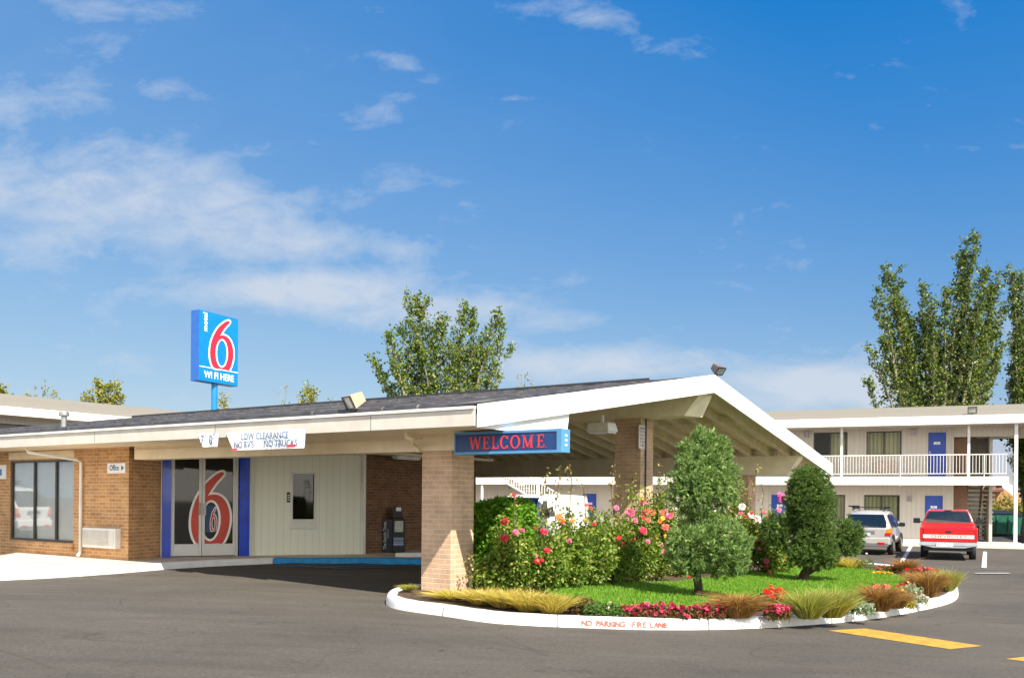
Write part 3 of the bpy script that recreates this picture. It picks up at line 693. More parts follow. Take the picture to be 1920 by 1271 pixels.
# ---------------- beams
def beam(y0, y1, xa, xb, z0, z1, cut, m, mend=None):
    """beam along the eave direction with a raked outer end"""
    mb = MB(); vs = [(xa,y0,z0),(xb-cut,y0,z0),(xb-cut,y1,z0),(xa,y1,z0),(xa,y0,z1),(xb,y0,z1),(xb,y1,z1),(xa,y1,z1)]
    mb.hexa(vs); return mb.build('beam', m, off, .006)
beam(.02, .40, OF.on(250, 862, 0).x, UE-.16, 2.412, 2.80, .0, M_cream)
tb, bb = OF.on(1521, 850, 14.42).x, OF.on(1493, 889, 14.42).x
beam(14.42, 14.80, -13, min(tb, UE-.03), 2.412, 2.96, tb-bb, M_soffit)
n_, f_ = OF.on(1282, 778, 7.42).x, OF.on(1317, 778, 7.98).x
mb = MB(); mb.hexa([(-13,7.42,3.522),(n_,7.42,3.522),(f_,7.98,3.522),(-13,7.98,3.522),(-13,7.42,4.16),(UE-.03,7.42,4.16),(UE-.03,7.98,4.16),(-13,7.98,4.16)]); mb.build('beam', M_soffit, off, .006)
mb = MB(); mb.box(OF.on(250, 862, 0).x+.05, -.65, -.004, .016, 2.60, 2.615); mb.build('beam_batten', M_cream, off)
# ---------------- roof
def slab(va, vb, th, xs0, xs1, x0):   # sloping slab between two v values; xs: left end at va / vb
    return [(xs0, va, zt(va)-th), (x0, va, zt(va)-th), (x0, vb, zt(vb)-th), (xs1, vb, zt(vb)-th), (xs0, va, zt(va)), (x0, va, zt(va)), (x0, vb, zt(vb)), (xs1, vb, zt(vb))]
mb = MB()
for (va, xa), (vb, xb) in (((VE, UL_E), (VR, UL_R)), ((VF, UL_E), (VR, UL_R))):
    q = slab(va, vb, .10, xa, xb, UE-.002)
    top = [4,5,6,7] if va < vb else [7,6,5,4]; bot = [3,2,1,0] if va < vb else [0,1,2,3]
    mb.add(q, [top], 0); mb.add(q, [bot], 1)
    e = [(0,1,5,4)] if va < vb else [(4,5,1,0)]
    mb.add(q, e, 0)
mb.add([(UL_E, VE, zt(VE)), (UL_R, VR, ZR), (UL_E, VF, zt(VF))], [(0, 1, 2)], 0)
roof = mb.build('roof', [M_roofdark, M_soffit], off)
# lapped seams, ridge cap and the rolled edge of the membrane
M_seam = mat('seam_tape', (.12,.11,.105), .8, var=.4, scale=5, dirt=.8, dirtcol=(.5,.42,.36))
for v in (1.1, 3.1, 5.2, 7.3):
    mb = MB(); pts = []; mb.hexa([(-25+v*.8, v, zt(v)+.002), (UE-.4, v, zt(v)+.002), (UE-.4, v+.09, zt(v+.09)+.002), (-25+v*.8, v+.09, zt(v+.09)+.002), (-25+v*.8, v, zt(v)+.022), (UE-.4, v, zt(v)+.022), (UE-.4, v+.09, zt(v+.09)+.02), (-25+v*.8, v+.09, zt(v+.09)+.02)])
    mb.build('roof_seam', M_seam, roof)
mb = MB(); mb.tube([(UL_R, VR, ZR+.01), (-.3, VR, ZR+.01)], .06, 6); mb.build('ridge_cap', mat('black_ridge', (.02,.02,.022), .6), roof)
rgc = random.Random(4); pts = [(x, VE+.03, ZE+.035+rgc.uniform(-.008, .008)) for x in np.arange(UL_E, .8, .7)]+[(1.0, VE+.25, zt(VE+.25)+.04), (1.12, VE+.7, zt(VE+.7)+.04), (1.14, .8, zt(.8)+.045), (1.15, 2.3, zt(2.3)+.05)]
mb = MB(); mb.tube(pts, .042, 8); mb.build('roof_edge_roll', mat('edge_roll', (.05,.05,.055), .55, var=.2), roof)
for v_, a_ in ((0, 0),):
    for x in (-9.1, -6.3, -3.9, -2.1, -.6, .1): 
        mb = MB(); mb.tube([(x, VE+.03, ZE+.035), (x+.035, VE+.03, ZE+.035)], .048, 8); mb.build('clamp_ring', M_seam, roof)
# eave boards and soffit
mb = MB(); mb.box(UL_E, UE-.05, VE-.045, VE-.003, 2.68, 2.915); mb.build('fascia', M_eave, roof, .004)
for x_ in np.arange(-26.4, 0, 3.66):
    mb = MB(); mb.quad((x_, VE-.0462, 2.682), (x_+.012, VE-.0462, 2.682), (x_+.012, VE-.0462, 2.914), (x_, VE-.0462, 2.914)); mb.build('board_joint', mat('joint_grime', (.12,.11,.10), .9), roof)
mb = MB(); mb.box(UL_E, UE-.05, VE-.075, VE-.003, 2.918, 2.962); mb.build('drip_edge', M_white, roof, .003)
mb = MB(); mb.box(UL_E, UE-.06, VE-.002, .018, 2.682, 2.70); mb.build('soffit', M_cream, roof)
mb = MB(); mb.box(UL_E, UE-.05, VF+.003, VF+.045, 2.62, 2.94); mb.build('fascia', M_eave, roof)
def rake(va, vb, ha, hb):
    z0a, z0b = zt(va)-ha, zt(vb)-hb; x0, x1 = UE-.001, UE+.05
    mb = MB(); mb.hexa([(x0,va,z0a),(x1,va,z0a),(x1,vb,z0b),(x0,vb,z0b),(x0,va,zt(va)+.03),(x1,va,zt(va)+.03),(x1,vb,zt(vb)+.03),(x0,vb,zt(vb)+.03)])
    mb.build('rake_board', M_rake, roof)
rake(VE-.045, VR-.001, .29, .36); rake(VR+.001, VF+.045, .36, .33)
# boarded triangle under the near end of the rake
v1 = 1.55; mb = MB()
x0, x1 = UE-.055, UE-.005
mb.hexa([(x0,VE+.004,2.66),(x1,VE+.004,2.66),(x1,v1-.12,2.66),(x0,v1-.12,2.66),(x0,VE+.004,zt(VE)-.12),(x1,VE+.004,zt(VE)-.12),(x1,v1,zt(v1)-.15),(x0,v1,zt(v1)-.15)])
mb.build('gable_infill', M_rake, roof)
# rafters on both slopes
x = UE-.42
while x > -12.5:
    for va, vb in ((8.0, VF-.05), (VR-.3, .45)):
        mb = MB(); w_ = .045; za, zb = zt(va)-.102, zt(vb)-.102; ya, yb = min(va, vb), max(va, vb); za, zb = zt(ya)-.102, zt(yb)-.102; dp = .22
        mb.hexa([(x-w_,ya,za-dp),(x+w_,ya,za-dp),(x+w_,yb,zb-dp),(x-w_,yb,zb-dp),(x-w_,ya,za),(x+w_,ya,za),(x+w_,yb,zb),(x-w_,yb,zb)])
        mb.build('rafter', M_soffit, roof)
    x -= .56
x = UE-.42; mb = MB()
while x > -12.5: mb.box(x-.515, x-.046, 10.6, 10.68, zt(10.64)-.29, zt(10.64)-.104); x -= .56
mb.build('rafter_blocking', M_soffit, roof)
# downpipes
def pipe(pts, m=M_white, r=.035, name='downpipe'):
    mb = MB(); mb.tube(pts, r, 8); return mb.build(name, m, off)
pp = OF.on(151, 960, -.06)
pxs = OF.on(79, 845, -.5)
pipe([(pxs.x, -.85, 2.66), (pxs.x, -.80, 2.58), (pp.x-.12, -.10, 2.44), (pp.x, -.06, 2.38), (pp.x, -.06, .42), (pp.x, -.12, .33)])
c0 = OF.on(762, 812, -.6)
pipe([(c0.x, -.6, 2.69), (c0.x, -.6, 2.60), (c0.x+.06, -.55, 2.57), (-.75, -.09, 2.53), (-.66, -.06, 2.45), (-.655, -.05, 2.40)], M_cream, .032)
mb = MB(); pc = OF.onx(1211, 850, -.32+.03); mb.tube([(-.29, pc.y, .1), (-.29, pc.y, 3.5)], .018, 6); mb.build('conduit', mat('dark_conduit', (.05,.05,.07), .5), off)

# ============================================================ THINGS ON THE OFFICE
def hung(name, label, cat, frame_pt, ang, group=None): return thing(name, label, cat, frame_pt, ang, group)
# welcome sign
y_s = -.36; p0, p1 = OF.on(852.5, 837, y_s), OF.on(1053, 833, y_s); L_ = p1.x-p0.x
zt_, zb_ = 2.655, 2.655-.335
ws = thing('welcome_sign', 'long blue welcome sign with red letters hung beside the near brick column', 'sign', OF.M @ Vector((p0.x, y_s, zb_)), OF.a)
H = .335; mb = MB(); mb.box(0, L_, .006, .235, 0, H); mb.build('cabinet', mat('sign_cabinet_blue', (.08,.27,.52), .5, var=.05, dirt=.25, dirtcol=(.10,.25,.42)), ws, .006)
mb = MB(); fr_ = .036
mb.box(0, L_, -.012, .005, 0, fr_); mb.box(0, L_, -.012, .005, H-fr_, H); mb.box(0, fr_*.6, -.012, .005, fr_, H-fr_); mb.box(L_-.075, L_, -.012, .005, fr_, H-fr_); mb.build('frame', mat('sign_frame_blue', (.08,.27,.52), .5, var=.08, dirt=.2, dirtcol=(.1,.25,.42)), ws)
mb = MB(); mb.quad((fr_*.6, -.0005, fr_), (L_-.075, -.0005, fr_), (L_-.075, -.0005, H-fr_), (fr_*.6, -.0005, H-fr_)); mb.build('face', mat('sign_deep_blue', (.001,.035,.15), .45, var=.1, scale=5), ws)
LM = MB(); ty = -.006
def rc(x0, z0, x1, z1): LM.quad((x0, ty, z0), (x1, ty, z0), (x1, ty, z1), (x0, ty, z1))
def dg(xa, za, xb, zb, w): LM.quad((xa-w/2, ty, za), (xa+w/2, ty, za), (xb+w/2, ty, zb), (xb-w/2, ty, zb))
lh = .185; zb0 = (H-lh)/2; 
def Z(t): return zb0+lh*t
def serif(x, z, w): rc(x-w/2, z-(.012 if z > zb0+lh/2 else 0), x+w/2, z+(0 if z > zb0+lh/2 else .012))
def ring_l(cx, rx, gap=None):
    n = 40; o_ = []; i_ = []
    for q in range(n+1):
        a = 2*math.pi*q/n if gap is None else gap+(2*math.pi-2*gap)*q/n
        o_.append((cx+rx*math.cos(a), Z(.5)+lh*.52*math.sin(a))); i_.append((cx+(rx-.032)*math.cos(a), Z(.5)+(lh*.52-.014)*math.sin(a)))
    for q in range(n):
        LM.quad((i_[q][0], ty, i_[q][1]), (o_[q][0], ty, o_[q][1]), (o_[q+1][0], ty, o_[q+1][1]), (i_[q+1][0], ty, i_[q+1][1]))
def xr(px): return OF.on(px, 835, y_s).x-p0.x
def spanl(a, b_): return xr(a), xr(b_)
# W
a, b_ = spanl(881, 902); w = b_-a
dg(a+w*.28, Z(0), a+w*.08, Z(1), .030); dg(a+w*.28, Z(0), a+w*.5, Z(1), .016); dg(a+w*.74, Z(0), a+w*.5, Z(1), .030); dg(a+w*.74, Z(0), a+w*.93, Z(1), .016)
serif(a+w*.08, Z(1), .06); serif(a+w*.93, Z(1), .05)
# E, E
def eh(px_a, px_b):
    a, b_ = spanl(px_a, px_b); w = b_-a; rc(a+w*.14, Z(0), a+w*.14+.03, Z(1)); rc(a, Z(0), b_*1.0, Z(0)+.013); rc(a, Z(1)-.013, b_-w*.06, Z(1)); rc(a+w*.3, Z(.5)-.006, a+w*.72, Z(.5)+.007)
    rc(b_-.012, Z(0), b_, Z(.26)); rc(b_-w*.06-.012, Z(.76), b_-w*.06, Z(1)); rc(a+w*.7, Z(.4), a+w*.7+.01, Z(.6))
eh(905.5, 918.5); eh(1007, 1021)
a, b_ = spanl(922, 935); w = b_-a; rc(a+w*.16, Z(0), a+w*.16+.03, Z(1)); rc(a, Z(0), b_, Z(0)+.013); serif(a+w*.16+.015, Z(1), .06); rc(b_-.012, Z(0), b_, Z(.28))
a, b_ = spanl(938, 954); ring_l((a+b_)/2, (b_-a)/2, .62); rc(b_-.02, Z(.70), b_-.010, Z(1.0)); rc(b_-.02, Z(0), b_-.010, Z(.25))
a, b_ = spanl(957, 975.5); ring_l((a+b_)/2, (b_-a)/2)
a, b_ = spanl(979, 1001); w = b_-a; rc(a+w*.12, Z(0), a+w*.12+.014, Z(1)); rc(b_-w*.12-.03, Z(0), b_-w*.12, Z(1)); dg(a+w*.5, Z(.05), a+w*.16, Z(1), .03); dg(a+w*.5, Z(.05), b_-w*.18, Z(1), .015)
serif(a+w*.14, Z(0), .045); serif(b_-w*.12-.015, Z(0), .06); serif(a+w*.12, Z(1), .05); serif(b_-w*.14, Z(1), .05)
rc(xr(1023), Z(0), xr(1023)+.012, Z(0)+.016)
LM.build('lettering', mat('welcome_red', (.80,.04,.05), .5, var=.05), ws)
mb = MB(); 
for q in (.28, .48, .68): mb.box(L_+.001, L_+.004, .09, .15, H*q, H*(q+.09))
mb.build('panel_digits', M_signwhite, ws)
mb = MB(); mb.box(.05, .12, .236, .355, H*.3, H*.7); mb.box(L_*.42, L_*.45, .08, .12, H+.001, H+.03); mb.build('bracket', M_steel, ws)
# banners
M_banner = mat('vinyl_banner', (.80,.81,.85), .45, var=.04, scale=4, bump=.3, bscale=4)
M_ink = mat('banner_ink', (.05,.12,.26), .6, var=.3, scale=14, dirt=.45, dirtcol=(.5,.55,.62))
def banner(name, pxa, pxb, ytop, ybot, lines, label, shear=.0):
    yb = -1.06; a, b_ = OF.on(pxa, ytop, yb), OF.on(pxb, ytop, yb); w_ = b_.x-a.x
    zt2 = 2.76; zb2 = zt2-(OF.on(pxa, ytop, yb).z-OF.on(pxa, ybot, yb).z)
    t = thing(name, label, 'banner', OF.M @ Vector((a.x, yb, zb2)), OF.a, 'vinyl clearance banners on the eave')
    hh = zt2-zb2; mb = MB(); n_ = 18; vs = []; m_ = 5
    for j in range(m_+1):
        for i in range(n_+1):
            fx, fz = i/n_, j/m_; vs.append((fx*w_+shear*(1-fz)*(1-fx), -.012*math.sin(fx*9+fz*2)*(1-fz)-.002-.02*(1-fz), fz*hh))
    mb.add(vs, [(j*(n_+1)+i, j*(n_+1)+i+1, (j+1)*(n_+1)+i+1, (j+1)*(n_+1)+i) for j in range(m_) for i in range(n_)], smooth=True)
    sh = mb.build('sheet', M_banner, t)
    tm = MB()
    for (s_, fx, fz, sz, sx) in lines: text_mb(tm, s_, sz, T(fx*w_, -.040, fz*hh), sx=sx, bold=.0015)
    tm.build('lettering', M_ink, t)
    return t, w_, hh
bt, w_, hh = banner('clearance_banner', 372, 410, 823, 848, [('7', .28, .46, .24, .8), ("'", .46, .62, .18, 1), ('0', .70, .46, .24, .8), ('"', .86, .66, .18, 1)], 'small white banner giving the seven foot clearance, left of the longer one', .14)
bt, w_, hh = banner('clearance_banner', 424, 573, 816, 850, [('LOW CLEARANCE', .52, .70, .155, .92), ("NO RV'S", .26, .27, .155, .88), ('NO TRUCKS', .72, .27, .155, .92)], 'long white low clearance banner lettered in blue, hung from the eave', .22)
mb = MB(); mb.quad((w_*.10, -.041, .0), (w_*.17, -.041, .0), (w_*.17, -.041, .03), (w_*.10, -.041, .03)); mb.quad((w_*.80, -.041, .03), (w_*.90, -.041, .03), (w_*.90, -.041, .065), (w_*.80, -.041, .065)); mb.build('red_underline', M_red, bt)
# office sign
a, b_ = OF.on(201, 877, -.02), OF.on(234.5, 877, -.02); za, zb = OF.on(218, 887, -.02).z, OF.on(218, 868, -.02).z
osg = thing('office_sign', 'small white office sign with blue arrow on the brick wall', 'sign', OF.M @ Vector((a.x, -.02, za)), OF.a)
w_, h_ = b_.x-a.x, zb-za; mb = MB(); mb.box(0, w_, 0, .018, 0, h_); mb.build('panel', M_signwhite, osg, .003)
tm = MB(); text_mb(tm, 'Office', h_*.78, T(w_*.40, -.003, h_*.52), sx=.82, bold=.003); tm.add([(w_*.79, -.003, h_*.26), (w_*.95, -.003, h_*.52), (w_*.79, -.003, h_*.78)], [(0, 1, 2)]); tm.build('lettering', mat('sign_ink_blue', (.02,.12,.28), .5), osg)
a, b_ = OF.on(-6, 877, -.02), OF.on(11, 877, -.02)
sg = thing('wall_notice', 'white notice with blue panel on the brick pier at the left edge', 'sign', OF.M @ Vector((a.x, -.02, OF.on(5, 898, -.02).z)), OF.a)
mb = MB(); mb.box(0, b_.x-a.x, 0, .018, 0, .34); mb.build('panel', M_signwhite, sg, .003); mb = MB(); mb.quad((.13, -.003, .09), (.24, -.003, .09), (.24, -.003, .24), (.13, -.003, .24)); mb.build('blue_patch', M_signblue, sg)
# air conditioner
a, b_ = OF.on(152.5, 1005, -.16), OF.on(214, 1005, -.16); za, zb = OF.on(183, 1027, -.16).z, OF.on(183, 989.5, -.16).z
ac = thing('air_conditioner', 'white louvred air conditioner box low on the office brick wall', 'air conditioner', OF.M @ Vector((a.x, 0, za)), OF.a)
w_, h_ = b_.x-a.x, zb-za; mb = MB(); mb.box(0, w_, -.14, -.002, 0, h_); mb.build('casing', M_white, ac, .012)
mb = MB(); 
for q in range(11): z_ = .05+q*(h_-.1)/11; mb.add([(.04,-.142,z_),(w_*.80,-.142,z_),(w_*.80,-.158,z_+.014),(.04,-.158,z_+.014),(.04,-.142,z_+.022),(w_*.80,-.142,z_+.022)], [(0,1,2,3),(3,2,5,4)])
mb.box(w_*.82, w_*.96, -.148, -.1405, .05, h_-.05); mb.build('louvre', mat('ac_grille', (.70,.66,.60), .5), ac)
# door bell box and small notice on the siding
a = DX @ Vector((dx(540.5), -.015, dz(540, 932)))
nb = thing('notice_plate', 'small black notice beside the service window', 'sign', OF.M @ a, DF.a); mb = MB(); mb.box(-.035, .035, 0, .014, -.12, .12); mb.build('panel', M_black, nb); mb = MB()
for z_ in (.05, -.0, -.06): mb.box(-.02, .02, -.003, -.001, z_-.012, z_+.012)
mb.build('print', M_signwhite, nb)
# floodlights
M_beige = mat('beige_lamp_housing', (.46,.37,.24), .5, var=.04); M_lens = mat('lamp_lens', (.35,.37,.33), .12, var=.2, spec=.8)
def floodlight(name, label, loc, rz, tilt, s_=1.0, hm=M_beige, base=.12):
    t = thing(name, label, 'floodlight', loc, rz, 'roof floodlights'); X = T(0, 0, base+.17*s_, 0, tilt)
    mb = MB(); w, d1_, h = .19*s_, .12*s_, .15*s_
    vs = [(-w*.72,d1_*1.5,-h*.7),(w*.72,d1_*1.5,-h*.7),(w*.72,d1_*1.5,h*.7),(-w*.72,d1_*1.5,h*.7),(-w,-d1_,-h),(w,-d1_,-h),(w,-d1_,h),(-w,-d1_,h)]
    mb.add(vs, [(0,1,2,3),(0,4,5,1),(1,5,6,2),(2,6,7,3),(3,7,4,0),(4,7,6,5)], xf=X); hs = mb.build('housing', hm, t, .01)
    mb = MB(); mb.box(-w*.84, w*.84, -d1_-.012, -d1_-.002, -h*.80, h*.80, xf=X); mb.build('lens', M_lens, hs)
    mb = MB(); mb.box(-w, w, -d1_-.03, -d1_-.013, h*.84, h, xf=X); mb.box(-w, w, -d1_-.03, -d1_-.013, -h, -h*.84, xf=X); mb.box(-w, -w*.88, -d1_-.03, -d1_-.013, -h*.84, h*.84, xf=X); mb.box(w*.88, w, -d1_-.03, -d1_-.013, -h*.84, h*.84, xf=X); mb.build('rim', M_black, hs)
    mb = MB(); mb.tube([(0, 0, 0), (0, 0, base+.02)], .03, 8); mb.tube([(-.02, 0, base+.02), (-.02, 0, base+.17*s_)], .02, 6); mb.build('bracket', hm, t); return t
q = OF.on(664, 770, VE+.02)
floodlight('floodlight', 'beige box floodlight tilted down on the edge of the dark roof', OF.M @ Vector((q.x, VE+.02, ZE+.05)), OF.a+R(-22), R(28), .76, base=.03)
floodlight('floodlight', 'grey floodlight on the white gable peak of the carport', OF.M @ Vector((UE-.02, VR+.35, ZR+.0)), R(38), R(38), .66, mat('grey_lamp', (.16,.13,.115), .5), base=.09)
# ceiling fittings
q = OF.M.to_3x3() @ Vector((0, 0, 0))
cf = thing('ceiling_light', 'beige box light hanging under the carport rafters left of the middle column', 'lamp', OF.M @ Vector((-.15, 5.2, 3.02)), OF.a); cf.scale = (.62, .62, .62)
mb = MB(); mb.hexa([(-.42,-.34,.06),(.42,-.34,.06),(.42,.34,.06),(-.42,.34,.06),(-.36,-.28,.34),(.36,-.28,.34),(.36,.28,.34),(-.36,.28,.34)]); mb.box(-.05, .05, -.05, .05, .341, .60); mb.build('housing', M_white, cf, .01)
mb = MB(); mb.box(-.38, .38, -.30, .30, 0, .058); mb.build('diffuser', mat('diffuser', (.75,.75,.72), .3), cf, .01)
q = OF.onx(712, 858, B.x+.55)
cf = thing('ceiling_light', 'slim white ceiling light above the dark brick wall by the siding', 'lamp', OF.M @ Vector((B.x+.35, B.y+1.2, 2.63)), OF.a)
mb = MB(); mb.box(-.1, .1, -.45, .45, .03, .088); mb.build('housing', M_white, cf, .01); mb = MB(); mb.box(-.08, .08, -.42, .42, 0, .028); mb.build('diffuser', M_signwhite, cf)
# vertical notice on the middle column
ny0, ny1 = OF.onx(1197, 830, -.319).y, OF.onx(1210, 830, -.319).y
vz0, vz1 = OF.onx(1203, 841, -.319).z, OF.onx(1203, 797, -.319).z
vn = thing('column_notice', 'tall narrow white notice on the middle brick column', 'sign', OF.M @ Vector((-.318, (ny0+ny1)/2, vz0)), OF.a)
mb = MB(); mb.box(0, .012, (ny0-ny1)/2, (ny1-ny0)/2, 0, vz1-vz0); mb.build('panel', mat('faded_sign_white', (.72,.68,.66), .5), vn)
mb = MB(); rgn = random.Random(2); hN = vz1-vz0
for q in range(6):
    for s_ in range(3): mb.box(.013, .015, -.11+s_*.085, -.11+s_*.085+rgn.uniform(.03, .07), hN*(.1+q*.145), hN*(.1+q*.145)+.045)
mb.build('faded_print', mat('faded_print', (.50,.38,.38), .6, var=.2), vn)
# newspaper boxes
nf = G3(737, 1035.5, WZ)
def newsbox(label, px, w, h, d, pedestal, loc, rz, grp):
    t = thing('newspaper_box', label, 'newspaper box', loc, rz, grp); mb = MB(); mb.box(-w/2, w/2, 0, d, .04, h); mb.box(-w/2+.03, w/2-.03, .04, d-.04, 0, .04); mb.build('cabinet', M_black, t, .012); return t
ang = R(8)
d_ = nf.y; mpp = d_/F_PX
t1 = thing('newspaper_box', 'tall black newspaper box with coin head and papers in its window', 'newspaper box', G3(748, 1035.3, WZ), ang, 'newspaper boxes by the office')
mb = MB(); w2_ = .155; h2_ = (1035.3-971)*mpp; mb.box(-w2_, w2_, 0, .34, .0, h2_); mb.build('cabinet', M_black, t1, .012)
mb = MB(); mb.hexa([(-w2_,.03,h2_+.001),(.11,.03,h2_+.001),(.11,.32,h2_+.001),(-w2_,.32,h2_+.001),(-w2_,.06,h2_+.29),(.06,.06,h2_+.29),(.06,.30,h2_+.29),(-w2_,.30,h2_+.29)]); mb.build('coin_head', M_black, t1, .012)
M_paper = mat('newsprint', (.55,.56,.50), .9, var=.15, scale=30); M_photo = grooved('news_photo', (.42,.50,.72), pitch=.045, gap=.3, dark=.45, axis=1, var=.4)
mb = MB(); mb.box(-.08, .045, .028, .04, h2_+.18, h2_+.27); mb.build('price_card', M_signwhite, t1)
mb = MB(); mb.box(-.11, .10, -.006, -.001, h2_*.60, h2_*.92); mb.build('card', M_paper, t1)
mb = MB(); mb.box(-.135, .11, -.006, -.001, h2_*.20, h2_*.44); mb.build('newspaper', M_photo, t1)
t2 = thing('newspaper_box', 'low black newspaper box turned sideways with white script on its flank', 'newspaper box', G3(729, 1034.6, WZ), ang, 'newspaper boxes by the office')
mb = MB(); h3 = (1035-972)*mpp; mb.box(-.17, .095, -.04, .36, 0, h3); mb.build('cabinet', mat('navy_enamel', (.004,.008,.03), .3), t2, .01)
tm = MB(); text_mb(tm, 'The Seattle Times', .105, T(-.10, -.044, h3*.5, 0, 0, R(-90)), sx=.9, bold=.002); text_mb(tm, 'nwsource', .06, T(-.03, -.044, h3*.55, 0, 0, R(-90)), bold=.001); tm.build('lettering', mat('script_white', (.5,.5,.52), .6), t2)
# small kerb behind the boxes
mb = MB(); a = G3(741, 1040.5, WZ-.02); b_ = G3(800, 1039.5, WZ-.02); mb.hexa([(a.x,a.y,.18),(b_.x,b_.y,.18),(b_.x,b_.y+.14,.18),(a.x,a.y+.14,.18),(a.x,a.y,.335),(b_.x,b_.y,.335),(b_.x,b_.y+.14,.335),(a.x,a.y+.14,.335)])
tag(mb.build('wheel_stop', M_kerb, None, .015), 'white concrete wheel stop in the shade beside the newspaper boxes', 'wheel stop')

# ============================================================ PYLON SIGN
D = 46.0
def at(px, py, D_): r = ray(px, py); return Vector((r.x*D_, D_, CAMH+r.z*D_))
pl = at(373, 640, D); pr = at(447, 640, D+2.5)
fa = math.atan2(pr.y-pl.y, pr.x-pl.x); PW = (Vector((pr.x, pr.y, 0))-Vector((pl.x, pl.y, 0))).length
zt1 = at(373, 580, D).z; zb1 = at(373, 713, D).z; PH = zt1-zb1
ang_f = R(64); 
# face turned to the right of the viewer: left edge nearer, the cabinet side shows at left
PF = Frame((pl.x, pl.y, 0), ang_f); PW = PF.on(446.5, 650, 0).x
ps = thing('pylon_sign', 'tall blue motel pylon sign with a red numeral, standing behind the office roof', 'sign', (pl.x, pl.y, gz(pl.x, pl.y)), ang_f)
g0 = -gz(pl.x, pl.y); sdp = .55
mb = MB(); mb.box(0, PW, .0, sdp, zb1+g0, zt1+g0, 1); o = mb.build('cabinet', [M_signblue, M_signside], ps, .02)
mb = MB(); mb.box(.02, PW-.02, -.012, -.001, zb1+g0+.02, zt1+g0-.02); mb.build('face', M_signblue, ps)
zl = zb1+g0+PH*.205
red, hole, wh, whh = six(PW*.265, zl+.03, PW*.60, PH*.725, ring=17)
mb = MB(); bands(mb, red, wh, hole, whh, -.022); mb.quad((.03, -.019, zl-.02), (PW-.03, -.019, zl-.02), (PW-.03, -.019, zl+.02), (.03, -.019, zl+.02)); mb.build('white_outline', M_signwhite, ps)
mb = MB(); mb.poly(red, [hole], -.026); mb.build('red_numeral', M_red, ps)
tm = MB(); text_mb(tm, 'WI FI HERE', PH*.135, T(PW*.51, -.02, zb1+g0+PH*.10), sx=.90, bold=.009); text_mb(tm, 'motel', PH*.115, T(PW*.15, -.02, zb1+g0+PH*.845, 0, 0, R(-90)), bold=.008); tm.build('lettering', M_signwhite, ps)
pc = PF.on(402, 740, sdp/2).x
mb = MB(); mb.tube([(pc, sdp/2, -.1), (pc, sdp/2, zb1+g0+.01)], .155, 16); mb.build('pole', M_signblue, ps)
# ============================================================ TWO-STOREY GUEST BLOCK
BD = 40.6; r = ray(1755, 900)
BF = Frame((r.x*BD, BD, 0.0), R(-23))
gb = thing('guest_block', 'long white two storey guest block with blue doors behind the car park', 'building', BF.o, BF.a)
bx = lambda px, y=0.0, py=900: BF.on(px, py, y).x
bz = lambda px, py, y=0.0: BF.on(px, py, y).z
XL = bx(860)-9; XR = bx(1788); XE = bx(1905, -1.35)
Z0, Z2, ZC = -.03, 2.80, 5.02
M_slab = mat('slab_edge_paint', (.82,.79,.73), .55, var=.03, dirt=.2)
wins = []; doors = []
for (a, b_, za, zb) in ((1620.6,1687.5,929,976),(1548,1585,929,976)): wins.append((bx(a), bx(b_), .82 if 0 else bz(1650,976), bz(1650,927.5)))
for (a, b_) in ((1624,1690),(1525,1588.5)): wins.append((bx(a), bx(b_), Z2+.95, bz(1650,808.5)))
for a, b_ in ((1212,1250),): wins.append((bx(a), bx(b_), .85, 2.02))
doors = [(bx(1731.7), bx(1771), Z0, 2.03), (bx(1737), bx(1776), Z2, Z2+2.03), (bx(1444), bx(1481), Z0, 2.03), (bx(1091), bx(1121), Z0, 2.03)]
mb = MB(); mb.wall(XL, XR, -.35, ZC+.1, [o for o in wins]+doors, 0, .12)
mb.quad((XR, 0, -.3), (XR, 7.5, -.3), (XR, 7.5, ZC), (XR, 0, ZC))
mb.quad((XL, 9, -.3), (XL, 0, -.3), (XL, 0, ZC), (XL, 9, ZC)); mb.quad((XR, 9, -.3), (XL, 9, -.3), (XL, 9, ZC), (XR, 9, ZC))
mb.build('wall', M_gsiding, gb)
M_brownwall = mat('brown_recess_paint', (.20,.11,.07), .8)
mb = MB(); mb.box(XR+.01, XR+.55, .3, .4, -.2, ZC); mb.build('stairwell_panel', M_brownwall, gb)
x3 = bx(1808, 2.6); x4 = bx(1858.5, 1.2)
mb = MB(); mb.box(XR+.3, x4, 2.6, 2.7, Z2, ZC); mb.box(x4-.12, x4, .6, 7.5, Z2, ZC); mb.box(x4-.12, x4, .6, 3.4, -.1, Z2-.36); mb.box(XR+.02, x4-.125, 4.3, 4.4, -.1, Z2-.31); mb.build('stairwell_wall', M_gsiding, gb)
